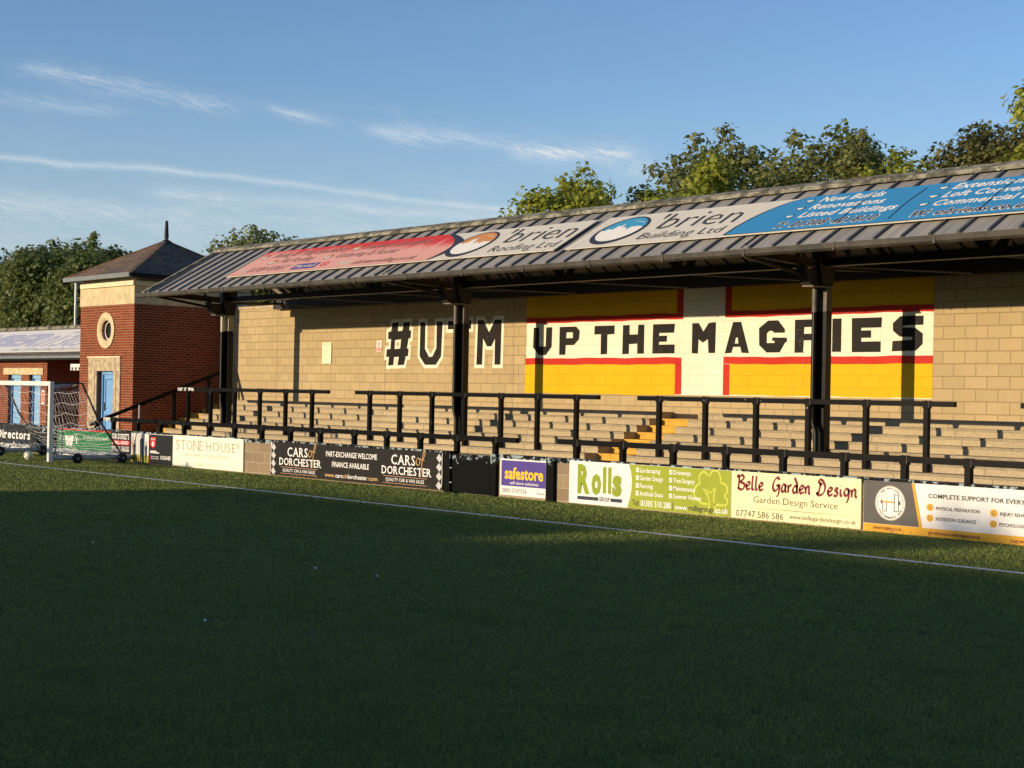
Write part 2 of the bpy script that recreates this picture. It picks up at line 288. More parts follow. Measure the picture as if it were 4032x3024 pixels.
# ------------------------------------------------------------------ mesh builder
ORIG = {}                                  # world position of every object's origin
def tag(o, label=None, cat=None, group=None, kind=None):
    for k, v in (('label', label), ('category', cat), ('group', group), ('kind', kind)):
        if v: o[k] = v
    return o
def empty(name, loc, label=None, cat=None, group=None):
    o = bpy.data.objects.new(name, None); COL.objects.link(o); o.location = loc; o.empty_display_size = .2
    ORIG[o] = Vector(loc); return tag(o, label, cat, group)
class MB:
    def __init__(s, *mats): s.v = []; s.f = []; s.mi = []; s.mats = list(mats); s.smooth = []
    def mx(s, m):
        if isinstance(m, int): return m
        if m not in s.mats: s.mats.append(m)
        return s.mats.index(m)
    def add(s, vs, fs, m=0, sm=False):
        o = len(s.v); k = s.mx(m); s.v += [tuple(p) for p in vs]
        for f in fs: s.f.append(tuple(i+o for i in f)); s.mi.append(k); s.smooth.append(sm)
        return s
    def box(s, x0, y0, z0, x1, y1, z1, m=0):
        vs = [(x, y, z) for z in (z0, z1) for y in (y0, y1) for x in (x0, x1)]
        return s.add(vs, [(0, 2, 3, 1), (4, 5, 7, 6), (0, 1, 5, 4), (2, 6, 7, 3), (0, 4, 6, 2), (1, 3, 7, 5)], m)
    def bar(s, p, q, wd, ht, m=0, upv=(0, 0, 1)):
        p, q = Vector(p), Vector(q); d = (q-p).normalized(); a = d.cross(Vector(upv))
        if a.length < 1e-4: a = d.cross(Vector((0, 1, 0)))
        a.normalize(); b_ = a.cross(d).normalized(); a *= wd/2; b_ *= ht/2
        vs = [e+i*a+j*b_ for e in (p, q) for i, j in ((-1, -1), (1, -1), (1, 1), (-1, 1))]
        return s.add(vs, [(3, 2, 1, 0), (4, 5, 6, 7), (0, 1, 5, 4), (1, 2, 6, 5), (2, 3, 7, 6), (3, 0, 4, 7)], m)
    def tube(s, pts, r, n=8, m=0, r2=None, caps=True):
        pts = [Vector(p) for p in pts]; vs = []; k = len(pts)
        for i, p in enumerate(pts):
            d = (pts[min(i+1, k-1)]-pts[max(i-1, 0)]).normalized(); a = d.cross(Vector((.3, .2, 1)))
            if a.length < 1e-3: a = d.cross(Vector((1, 0, 0)))
            a.normalize(); b_ = d.cross(a); rr = r if r2 is None else r+(r2-r)*i/(k-1)
            vs += [p+rr*(math.cos(h)*a+math.sin(h)*b_) for h in (2*math.pi*j/n for j in range(n))]
        fs = [(i*n+j, i*n+(j+1) % n, (i+1)*n+(j+1) % n, (i+1)*n+j) for i in range(k-1) for j in range(n)]
        s.add(vs, fs, m, n > 5)
        if caps: s.add(vs[:n], [tuple(range(n))[::-1]], m); s.add(vs[-n:], [tuple(range(n))], m)
        return s
    def prism(s, poly, fn, d0, d1, m=0):
        """2-D outline through fn(a, b, depth), given a thickness"""
        k = len(poly); vs = [fn(a, b_, d0) for a, b_ in poly]+[fn(a, b_, d1) for a, b_ in poly]
        return s.add(vs, [tuple(range(k)), tuple(range(2*k-1, k-1, -1))]+[(i, i+k, (i+1) % k+k, (i+1) % k) for i in range(k)], m)
    def poly(s, loops, fn, h, m=0):
        """painted shape (outline, holes...) on a surface, h metres proud of it"""
        if not isinstance(loops[0][0], (tuple, list)): loops = [loops]
        L3 = [[Vector((a, b_, 0)) for a, b_ in lp] for lp in loops]; tris = tessellate_polygon(L3)
        vs = [fn(v.x, v.y, h) for lp in L3 for v in lp]
        return s.add(vs, [tuple(t_) for t_ in tris], m)
    def rect(s, a0, b0, a1, b1, fn, h, m=0): return s.poly([(a0, b0), (a1, b0), (a1, b1), (a0, b1)], fn, h, m)
    def ell(s, a, b_, ra, rb, fn, h, m=0, n=36): return s.poly(ellipse(a, b_, ra, rb, n), fn, h, m)
    def ring(s, a, b_, ra, rb, wd, fn, h, m=0, n=40, a0=0, a1=360):
        th = [R(a0+(a1-a0)*i/n) for i in range(n+1)]
        vs = [fn(a+ra*math.cos(q), b_+rb*math.sin(q), h) for q in th]+[fn(a+(ra-wd)*math.cos(q), b_+(rb-wd)*math.sin(q), h) for q in th]
        return s.add(vs, [(i, i+1, n+2+i, n+1+i) for i in range(n)], m)
    def stroke(s, pts, wd, fn, h, m=0, slant=0., pen=None):
        pts = smooth2(pts) if len(pts) > 2 else pts
        L_, R_ = [], []; k = len(pts)
        for i, (a, b_) in enumerate(pts):
            p0, p1 = pts[max(i-1, 0)], pts[min(i+1, k-1)]; dx, dy = p1[0]-p0[0], p1[1]-p0[1]; l = math.hypot(dx, dy) or 1
            ww = wd if pen is None else wd*(.55+.75*abs(math.sin(math.atan2(dy, dx)-pen)))
            nx, ny = -dy/l*ww/2, dx/l*ww/2; L_.append((a+nx, b_+ny)); R_.append((a-nx, b_-ny))
        vs = [fn(a, b_, h) for a, b_ in L_+R_]
        return s.add(vs, [(i, i+1, k+i+1, k+i) for i in range(k-1)], m)
    def text(s, st_, x0, x1, zb, cap, fn, h, m=0, bold=0., shear=0., sp=1., serif=False):
        if serif: return s.serif(st_, x0, x1, zb, cap, fn, h, m, bold)
        V, F = glyphs(st_, bold, shear, sp); xs = [v[0] for v in V]; a, b_ = min(xs), max(xs); k = (x1-x0)/(b_-a); c = cap/CAPH
        return s.add([fn(x0+(v[0]-a)*k, zb+v[1]*c, h) for v in V], F, m)
    def serif(s, st_, x0, x1, zb, cap, fn, h, m=0, bold=0., sw=.15, gap=.16):
        feet = dict(D=((.1, 0), (.1, 1)), R=((.1, 0), (.1, 1), (.93, 0)), H=((.1, 0), (.1, 1), (.9, 0), (.9, 1)), E=((.1, 0), (.1, 1)), T=((.5, 0),), N=((.08, 0), (.08, 1), (.92, 1)),
                    A=((.05, 0), (.95, 0)), l=((.5, 0),), i=((.5, 0),), r=((.2, 0),), f=((.35, 0),), n=((.15, 0), (.85, 0)), u=((.15, .74), (.85, 0)), m=((.1, 0), (.5, 0), (.9, 0)))
        items = []; tw = 0
        for ch in st_:
            if ch == ' ': items.append(None); tw += .35; continue
            V, F = glyphs(ch, bold, 0, 1); xs = [v[0]/CAPH for v in V]; items.append((ch, V, F, min(xs), max(xs))); tw += max(xs)-min(xs)+gap
        k = (x1-x0)/(tw-gap); cx = x0
        for it in items:
            if it is None: cx += .35*k; continue
            ch, V, F, a, b_ = it
            s.add([fn(cx+(v[0]/CAPH-a)*k, zb+v[1]/CAPH*cap, h) for v in V], F, m)
            for fx, fz in feet.get(ch, ()):
                q = cx+fx*(b_-a)*k; zz = zb+fz*cap; t_ = .07*cap
                s.rect(q-sw*k, zz-(t_ if fz else 0), q+sw*k, zz+(0 if fz else t_), fn, h+.0006, m)
            cx += (b_-a+gap)*k
        return s
    def build(s, name, parent=None, origin=None, mats=None):
        me = bpy.data.meshes.new(name)
        if parent is not None: og = ORIG[parent]
        elif origin is not None: og = Vector(origin)
        else:
            a = np.array(s.v); og = Vector(((a[:, 0].min()+a[:, 0].max())/2, (a[:, 1].min()+a[:, 1].max())/2, a[:, 2].min()))
        me.from_pydata([(p[0]-og.x, p[1]-og.y, p[2]-og.z) for p in s.v], [], s.f)
        for m_ in s.mats: me.materials.append(MATS[m_])
        me.polygons.foreach_set('material_index', s.mi); me.polygons.foreach_set('use_smooth', s.smooth)
        me.update()
        o = bpy.data.objects.new(name, me); COL.objects.link(o); ORIG[o] = og
        if parent is not None: o.parent = parent
        else: o.location = og
        return o
def ellipse(a, b_, ra, rb, n=36): return [(a+ra*math.cos(2*math.pi*i/n), b_+rb*math.sin(2*math.pi*i/n)) for i in range(n)]
def smooth2(P, n=5):
    out = []
    for i in range(len(P)-1):
        p0, p1, p2, p3 = P[max(i-1, 0)], P[i], P[i+1], P[min(i+2, len(P)-1)]
        for j in range(n):
            u = j/n
            out.append(tuple(.5*(2*p1[k]+(p2[k]-p0[k])*u+(2*p0[k]-5*p1[k]+4*p2[k]-p3[k])*u*u+(3*p1[k]-p0[k]-3*p2[k]+p3[k])*u**3) for k in (0, 1)))
    return out+[tuple(P[-1])]
def offset_poly(P, d):
    k = len(P); A = sum(P[i][0]*P[(i+1) % k][1]-P[(i+1) % k][0]*P[i][1] for i in range(k)); sg = -1 if A > 0 else 1; out = []
    for i in range(k):
        a, b_, c = P[i-1], P[i], P[(i+1) % k]
        def nrm(p, q): l = math.hypot(q[0]-p[0], q[1]-p[1]); return (-(q[1]-p[1])/l*sg, (q[0]-p[0])/l*sg)
        n1, n2 = nrm(a, b_), nrm(b_, c); mx_, my = n1[0]+n2[0], n1[1]+n2[1]; l2 = max(mx_*mx_+my*my, .5)
        out.append((b_[0]+2*d*mx_/l2, b_[1]+2*d*my/l2))
    return out
_gc = {}
def glyphs(st_, bold=0., shear=0., sp=1.):
    key = (st_, bold, shear, sp)
    if key not in _gc:
        cu = bpy.data.curves.new('lettering', 'FONT'); cu.body = st_; cu.offset = bold; cu.shear = shear; cu.space_character = sp; cu.resolution_u = 2; cu.fill_mode = 'FRONT'
        ob = bpy.data.objects.new('lettering', cu); me = bpy.data.meshes.new_from_object(ob)
        _gc[key] = ([tuple(v.co) for v in me.vertices], [tuple(p.vertices) for p in me.polygons])
        bpy.data.objects.remove(ob); bpy.data.curves.remove(cu); bpy.data.meshes.remove(me)
    return _gc[key]
CAPH = max(v[1] for v in glyphs('H')[0])

# ------------------------------------------------------------------ ground
YS, YB, YW = 14.79, 17.67, 24.517
def sheet(name, x0, y0, x1, y1, z, m):
    b = MB(m); b.add([(x0, y0, z), (x1, y0, z), (x1, y1, z), (x0, y1, z)], [(0, 1, 2, 3)])
    return tag(b.build(name), kind='structure')
sheet('ground', -900, -900, 900, 900, -.03, 'concourse')
sheet('pitch', -115, -50, 60, YB+.06, 0, 'turf')
sheet('touchline', -100, YS-.07, 40, YS+.07, .012, 'line_white')
b = MB('concourse'); b.box(-90, YB+.25, -.02, 0, 27, .2); tag(b.build('concourse'), kind='structure')

# ------------------------------------------------------------------ covered terrace stand
XL, XR = -40.38, -1.5
stand = empty('covered_stand', (-20, 21, .2), 'long covered terrace with grey seamed roof, black columns, tan block wall and concrete steps', 'stand')
YK = lambda k: YW-.375*(k+1)
ZK = lambda k: 1.465-.1415*k
for seg, (xa, xb) in enumerate(((-39.15, -22.28), (-21.2, XR))):
    for k in range(9):
        b = MB('step_concrete', 'tread_concrete'); yb = YW if k == 0 else YK(k-1)+.016
        b.box(xa, YK(k)+.016, .2, xb, yb, ZK(k)-.04, 0); b.box(xa-.004, YK(k), ZK(k)-.04, xb+.004, yb, ZK(k), 1)
        b.build('terrace_step', stand)
for xa, xb in ((-22.276, -21.204), (XL+.01, -39.154)):
    for k in range(8):
        b = MB('yellow_step', 'tread_concrete'); yb = YW if k == 0 else YK(k-1)+.016
        b.box(xa, YK(k)+.016, .2, xb, yb, ZK(k+1)-.04, 0); b.box(xa, YK(k), ZK(k+1)-.04, xb, yb, ZK(k+1), 0)
        tag(b.build('aisle_step', stand), 'yellow painted aisle step')

# back wall with its painted lettering
wl = MB('block'); wl.box(XL, YW, 0, XR, YW+.22, 4.12); wall = wl.build('back_wall', stand)
b = MB('stone_stained'); b.box(XL, YW-.03, 4.12, XR, YW+.25, 4.20); b.build('coping', wall)
for q in (-37.51, -32.42, -27.39, -12.4, -7.4):
    b = MB('ink_dark'); b.rect(q-.005, 1.47, q+.005, 4.12, lambda a, c, h: (a, YW-h, c), .0015); b.build('movement_joint', wall)
fW = lambda a, c, h: (a, YW-h, c)
MU = MB('mural_cream', 'mural_red', 'mural_yellow', 'mural_black')
x0, x1 = -26.955, -15.942; xa, xb, xc, xd = -22.215, -22.035, -20.885, -20.715
wob = lambda a, k=0: .006*math.sin(a*3.1+k)+.005*math.sin(a*7.7+2*k)
def strip(xs, lo, hi, m, h):                                          # band whose edges waver like brushwork
    n = max(2, int((xs[1]-xs[0])/.18)); X_ = [xs[0]+(xs[1]-xs[0])*i/n for i in range(n+1)]
    MU.poly([(a, lo+wob(a, lo)) for a in X_]+[(a, hi+wob(a, hi)) for a in X_[::-1]], fW, h, m)
MU.rect(x0+.01, 1.83, x1-.005, 4.115, fW, .003, 0)
strip((x0-.01, x1), 3.434, 3.568, 1, .006); strip((x0-.015, x1-.005), 2.478, 2.624, 1, .006)
for a, c in ((xa, xb), (xc, xd)):
    MU.rect(a, 3.565, c, 4.115, fW, .006, 1); MU.rect(a-.03, 1.84, c-.026, 2.48, fW, .006, 1)
MU.rect(xb, 3.40, xc, 3.6, fW, .0075, 0); MU.rect(xb-.027, 2.44, xc-.027, 2.66, fW, .0075, 0)
strip((x0, xa), 3.566, 4.112, 2, .006); strip((xd, x1), 3.566, 4.112, 2, .006)
strip((x0-.02, xa-.03), 1.815, 2.48, 2, .0055); strip((xd-.026, x1-.005), 1.845, 2.48, 2, .0055)
LET = [
    ('#', [(-32.12,3.57),(-31.86,3.58),(-31.9,3.35),(-31.7,3.36),(-31.66,3.57),(-31.39,3.58),(-31.42,3.36),(-31.34,3.36),(-31.36,3.16),(-31.44,3.16),(-31.5,2.9),(-31.43,2.9),(-31.45,2.7),(-31.54,2.7),(-31.61,2.48),(-31.88,2.47),(-31.83,2.69),(-32.04,2.68),(-32.06,2.47),(-32.28,2.46),(-32.25,2.69),(-32.37,2.69),(-32.35,2.89),(-32.2,2.89),(-32.17,3.15),(-32.3,3.15),(-32.3,3.34),(-32.18,3.35)], [(-32.01,3.12),(-31.75,3.14),(-31.78,2.9),(-32.02,2.89)]),
    ('U', [(-30.96,3.56),(-30.76,3.56),(-30.76,2.88),(-30.59,2.68),(-30.46,2.68),(-30.3,2.89),(-30.3,3.56),(-30.07,3.56),(-30.11,2.69),(-30.31,2.48),(-30.75,2.48),(-30.97,2.7)], None),
    ('T', [(-29.86,3.56),(-28.97,3.57),(-28.97,3.36),(-29.28,3.36),(-29.3,2.47),(-29.51,2.47),(-29.5,3.36),(-29.86,3.36)], None),
    ('M', [(-28.71,3.56),(-28.51,3.56),(-28.29,3.26),(-28.08,3.56),(-27.84,3.56),(-27.86,2.48),(-28.07,2.48),(-28.07,3.11),(-28.2,2.92),(-28.36,2.92),(-28.51,3.12),(-28.53,2.48),(-28.74,2.48)], None),
    ('u', [(-26.7,3.34),(-26.51,3.34),(-26.51,2.9),(-26.28,2.9),(-26.27,3.34),(-26.07,3.34),(-26.08,2.89),(-26.27,2.7),(-26.51,2.7),(-26.71,2.88)], None),
    ('P', [(-25.82,3.34),(-25.28,3.34),(-25.16,3.24),(-25.18,3.05),(-25.34,2.92),(-25.61,2.92),(-25.62,2.7),(-25.82,2.7)], [(-25.59,3.21),(-25.38,3.21),(-25.38,3.08),(-25.6,3.08)]),
    ('t', [(-24.68,3.34),(-24.06,3.34),(-24.06,3.15),(-24.28,3.14),(-24.28,2.71),(-24.48,2.7),(-24.48,3.15),(-24.69,3.15)], None),
    ('h', [(-23.8,3.34),(-23.6,3.34),(-23.6,3.13),(-23.35,3.13),(-23.34,3.34),(-23.16,3.34),(-23.16,2.71),(-23.36,2.71),(-23.36,2.93),(-23.61,2.92),(-23.61,2.71),(-23.81,2.7)], None),
    ('e', [(-22.9,3.34),(-22.27,3.34),(-22.29,3.15),(-22.72,3.15),(-22.72,3.09),(-22.49,3.09),(-22.5,2.96),(-22.72,2.96),(-22.72,2.9),(-22.27,2.9),(-22.27,2.71),(-22.91,2.71)], None),
    ('m', [(-21.78,3.34),(-21.6,3.34),(-21.47,3.16),(-21.32,3.34),(-21.13,3.35),(-21.14,2.71),(-21.32,2.71),(-21.34,3),(-21.48,2.93),(-21.6,3),(-21.61,2.7),(-21.78,2.71)], None),
    ('a', [(-20.67,3.34),(-20.46,3.34),(-20.24,2.7),(-20.43,2.71),(-20.47,2.83),(-20.66,2.83),(-20.7,2.71),(-20.88,2.7)], [(-20.59,3.02),(-20.54,3.02),(-20.52,2.9),(-20.62,2.9)]),
    ('g', [(-19.76,3.35),(-19.51,3.35),(-19.34,3.17),(-19.34,3.1),(-19.6,3.1),(-19.65,3.14),(-19.73,3.14),(-19.79,3.09),(-19.79,2.9),(-19.59,2.9),(-19.59,2.94),(-19.65,2.94),(-19.65,3.01),(-19.29,3),(-19.28,2.93),(-19.33,2.9),(-19.46,2.71),(-19.79,2.71),(-19.98,2.86),(-19.99,3.2)], None),
    ('P', [(-19.09,3.35),(-18.61,3.35),(-18.5,3.27),(-18.5,3.08),(-18.62,2.94),(-18.87,2.94),(-18.88,2.7),(-19.09,2.7)], [(-18.86,3.2),(-18.64,3.2),(-18.65,3.07),(-18.87,3.07)]),
    ('i', [(-18.19,3.35),(-17.98,3.35),(-17.98,2.71),(-18.19,2.71)], None),
    ('e', [(-17.74,3.35),(-17.06,3.35),(-17.07,3.16),(-17.52,3.16),(-17.53,3.11),(-17.3,3.11),(-17.3,2.97),(-17.52,2.97),(-17.52,2.9),(-17.08,2.9),(-17.08,2.7),(-17.73,2.7)], None),
    ('s', [(-16.66,3.36),(-16.16,3.36),(-16.16,3.19),(-16.48,3.19),(-16.6,3.18),(-16.6,3.15),(-16.33,3.14),(-16.17,3.03),(-16.17,2.84),(-16.31,2.72),(-16.83,2.71),(-16.82,2.9),(-16.39,2.92),(-16.39,2.97),(-16.66,2.98),(-16.81,3.09),(-16.82,3.23)], None),
]
for i, (ch, outer, hole) in enumerate(LET):
    if i < 4:
        MU.poly([offset_poly(outer, .085)]+([offset_poly(hole, -.075)] if hole else []), fW, .003, 0)
    MU.poly([outer]+([hole] if hole else []), fW, .009, 3)
MU.build('mural', wall)

# columns
SL = math.hypot(2.3, 1.31); SV = (2.3/SL, 1.31/SL); NV = (-1.31/SL, 2.3/SL)
def fR(a, s, h): return (a, 20.25+s*SV[0]+h*NV[0], 4.29+s*SV[1]+h*NV[1])
def fB(a, s, h): return (a, 24.95-s*SV[0]-h*NV[0], 4.29+s*SV[1]+h*NV[1])
for i, xc_ in enumerate((-37.03, -26.99, -16.97, -6.9)):
    def hsec(z0, z1, m):
        b = MB(m); b.box(xc_+.10, 22.52, z0, xc_+.122, 22.68, z1); b.box(xc_-.122, 22.52, z0, xc_-.10, 22.68, z1); b.box(xc_-.10, 22.59, z0, xc_+.10, 22.61, z1); return b
    lo = hsec(.7, 3.36, 'black_steel'); colm = lo.build('column', stand)
    hsec(3.36, 3.80, 'column_cream' if i == 0 else 'column_grey').build('column_head', colm)
    b = MB('black_steel'); b.box(xc_-.2, 22.4, .74, xc_+.2, 22.8, .79); b.build('base_plate', colm)
    px, py = xc_-.09, 22.455
    b = MB('black_steel'); b.tube([(px, py, 1.42), (px, py, 3.34)], .05, 10)
    b.tube([(px, py, 1.45), (px+.01, py, 1.36), (px+.07, py+.0, 1.22), (px+.08, py+.0, 1.1), (px+.08, py+.0, .72)], .05, 10); b.tube([(px, py, 2.42), (px, py, 2.46)], .058, 10)
    dp = b.build('downpipe', colm)
    b = MB('column_cream' if i == 0 else 'column_grey', 'black_steel'); b.tube([(px, py, 3.34), (px, py, 3.76)], .05, 10); b.tube([(px, py, 3.76), (px+.05, py-.1, 3.95), (px+.1, 20.35, 4.2)], .035, 8, 1); b.build('pipe_top', dp)
    # cantilever frame over the column: flared head, haunch towards the pitch, bottom boom and web members
    b = MB('dark_steel', 'rust_steel', 'flange_pale')
    fX = lambda y, z_, d: (xc_+d, y, z_)
    b.prism([(22.47, 3.80), (22.73, 3.80), (22.82, 4.15), (22.8, 4.6), (22.35, 4.6), (22.35, 4.15)], fX, -.085, .085, 0)
    b.box(xc_-.10, 22.10, 3.778, xc_+.13, 22.78, 3.80, 2)
    b.prism([(22.08, 3.80), (22.14, 3.80), (21.98, 4.14), (21.9, 4.12)], fX, -.1, .1, 0); b.prism([(22.1, 3.80), (22.45, 3.80), (22.4, 4.1), (22.0, 4.1)], fX, -.012, .012, 0)
    b.bar((xc_, 22.3, 4.14), (xc_, 20.3, 4.23), .12, .03, 1); b.bar((xc_, 22.3, 4.22), (xc_, 20.3, 4.29), .03, .12, 1); b.bar((xc_, 22.9, 4.14), (xc_, 24.9, 4.23), .12, .06, 0)
    b.bar((xc_, 20.4, 4.33), (xc_, 22.55, 5.53), .08, .1, 0); b.bar((xc_, 24.8, 4.33), (xc_, 22.65, 5.53), .08, .1, 0)
    for ya in (21.1, 21.8, 23.4, 24.1): b.bar((xc_, ya, 4.2), (xc_, ya+(.3 if ya < 22.6 else -.3), 4.29+(1.31/2.3)*(2.3-abs(ya-22.6))), .06, .06, 0)
    b.bar((xc_, 22.6, 4.5), (xc_, 22.6, 5.5), .1, .1, 0)
    b.build('roof_bracket', stand)
# lengthways beams, bracing, purlins
b = MB('dark_steel', 'flange_pale')
b.box(-37.4, 22.55, 4.17, XR, 22.60, 4.28, 0); b.box(-37.4, 22.50, 4.155, XR, 22.65, 4.17, 1); b.box(-37.4, 22.50, 4.28, XR, 22.65, 4.295, 0)
b.build('long_beam', stand)
b = MB('dark_steel'); b.box(-37.45, 24.30, 4.06, XR, 24.42, 4.32, 0); b.build('wall_beam', stand)
for j in range(11):
    xj = -37.03+3.348*j
    if j % 3: 
        b = MB('dark_steel'); q = 4.29+(1.31/2.3)*1.75
        for s_ in (-1, 1):
            b.prism([(xj+s_*.02, 4.296), (xj+s_*.26, 4.55), (xj+s_*.44, 4.55), (xj+s_*.22, 4.296)], lambda a, z_, d: (a, 22.58+d, z_), -.05, .05)
            b.bar((xj, 22.5, 4.4), (xj+s_*.5, 21.2, 4.76), .05, .05)
        b.build('roof_brace', stand)
for j in range(10):
    xj = -37.03+3.348*j
    b = MB('flange_pale'); b.tube([(xj+.1, 22.58, 4.16), (xj+1.9, 24.3, 4.07)], .018, 6); b.build('tie_rod', stand)
for s_, fn, nm in ((.45, fR, 0), (1.2, fR, 0), (1.95, fR, 0), (.5, fB, 0), (1.3, fB, 0), (2.0, fB, 0)):
    b = MB('dark_steel'); b.add([fn(x_, s_+q, h) for x_ in (-37.4, XR) for q, h in ((-.03, -.04), (.03, -.04), (.03, -.12), (-.03, -.12))], [(0, 1, 2, 3), (4, 7, 6, 5), (0, 4, 5, 1), (1, 5, 6, 2), (2, 6, 7, 3), (3, 7, 4, 0)]); b.build('purlin', stand)

# roof
XV = -37.50
b = MB('roof_sheet', 'soffit', 'seam', 'dark_steel')
for fn, mm in ((fR, 3), (fB, 1)):
    for h0, mi in ((0, 0), (-.03, mm)):
        b.add([fn(XV, 0, h0), fn(XR, 0, h0), fn(XR, SL, h0), fn(XV, SL, h0)], [(0, 1, 2, 3)], mi)
    b.add([fn(XV, 0, -.03), fn(XR, 0, -.03), fn(XR, 0, 0), fn(XV, 0, 0)], [(0, 1, 2, 3)], 2)
    b.add([fn(XV, 0, -.03), fn(XV, SL, -.03), fn(XV, SL, 0), fn(XV, 0, 0)], [(0, 1, 2, 3)], 2)
    x_ = -16.253-.498*42
    while x_ < XR:
        if x_ > XV+.1:
            p = [fn(x_+dx, s_, h) for s_ in (.0, SL-.03) for dx, h in ((-.03, .003), (-.02, .042), (.02, .042), (.03, .003))]
            b.add(p, [(0, 1, 5, 4), (1, 2, 6, 5), (2, 3, 7, 6), (0, 3, 2, 1)], 2)
        x_ += .498
x_ = -37.2
while x_ < XR:                                                       # dark lap joints under the back slope
    b.add([fB(x_+dx, s_, h) for s_ in (.05, SL-.05) for dx, h in ((-.02, -.031), (.02, -.031), (.02, -.05), (-.02, -.05))], [(3, 2, 6, 7), (0, 3, 7, 4), (2, 1, 5, 6)], 3); x_ += .498
roof = b.build('roof', stand)
b = MB('lichen'); k = 90; xs = [XV-.02+(XR-XV)*i/k for i in range(k+1)]
prof = [(22.30, 5.51), (22.34, 5.585), (22.60, 5.69), (22.86, 5.585), (22.90, 5.51)]
vs = [(x_, y_, z_+.002*math.sin(i*1.7+y_)) for i, x_ in enumerate(xs) for y_, z_ in prof]
b.add(vs, [(i*5+j, i*5+j+1, i*5+j+6, i*5+j+5) for i in range(k) for j in range(4)]+[(0, 1, 2, 3, 4)]); b.build('ridge_cap', roof)
for fn in (fR, fB):
    b = MB('lichen'); b.add([fn(XV+dx, s_, h) for s_ in (-.02, SL+.02) for dx, h in ((-.05, -.07), (-.05, .05), (.09, .05), (.09, .005))], [(0, 1, 5, 4), (1, 2, 6, 5), (2, 3, 7, 6), (0, 3, 2, 1), (4, 5, 6, 7)]); b.build('verge_trim', roof)
b = MB('gutter'); y0, y1 = 20.09, 20.25
b.prism([(y1, 4.165), (y0+.03, 4.157), (y0, 4.19), (y0-.005, 4.275), (y0+.012, 4.275), (y0+.02, 4.2), (y0+.04, 4.175), (y1-.012, 4.18), (y1-.01, 4.275), (y1, 4.275)], lambda a, z_, d: (d, a, z_), -37.68, XR)
for j in range(20): xx = -36.9+1.83*j; b.box(xx, y0-.012, 4.15, xx+.05, y0-.002, 4.279)
b.build('gutter', roof)
b = MB('gutter'); b.box(-37.6, 24.95, 4.17, XR, 25.1, 4.28); b.build('gutter', roof)

# ------------------------------------------------------------------ banners fixed to the roof
def ban(name, label, x0, x1, s0, s1, base, draw):
    b = MB(base, 'dark_steel')
    b.add([fR(x_, s_, h) for h in (.055, .072) for x_, s_ in ((x0, s0), (x1, s0), (x1, s1), (x0, s1))], [(3, 2, 1, 0), (4, 5, 6, 7), (0, 1, 5, 4), (1, 2, 6, 5), (2, 3, 7, 6), (3, 0, 4, 7)])
    draw(b); o = b.build(name); return tag(o, label, 'banner', 'banners on the stand roof')
H1, H2, H3 = .081, .084, .087
def skyline(cx, cz, r, lvl, seed):                                   # lower part of the round badge, cut along a jagged roofscape
    rr = random.Random(seed); pts = []; n = 18
    a0 = math.asin(lvl/r)
    arc = [(cx+r*math.cos(q), cz+r*math.sin(q)) for q in [math.pi-a0+(math.pi+2*a0)*i/24 for i in range(25)]]
    xr_, xl_ = arc[-1][0], arc[0][0]
    top = [(xr_+(xl_-xr_)*(i+.5)/n, cz+lvl+rr.uniform(-.05, .10)+(.16 if 9 < i < 13 else 0)) for i in range(n)]
    return arc+top
def badge(b, cx, cz, fillm, low, seed):
    b.ell(cx, cz, .62, .625, fR, H1, 'vinyl_dark', 48); b.ell(cx+.015, cz+.03, .535, .535, fR, H2, fillm, 48); b.poly(skyline(cx+.015, cz+.03, .534, .02, seed), fR, H3, low)
    b.stroke([(cx+.1, cz+.40), (cx+.33, cz+.33), (cx+.42, cz+.27)], .02, fR, H3, 'vinyl_white')
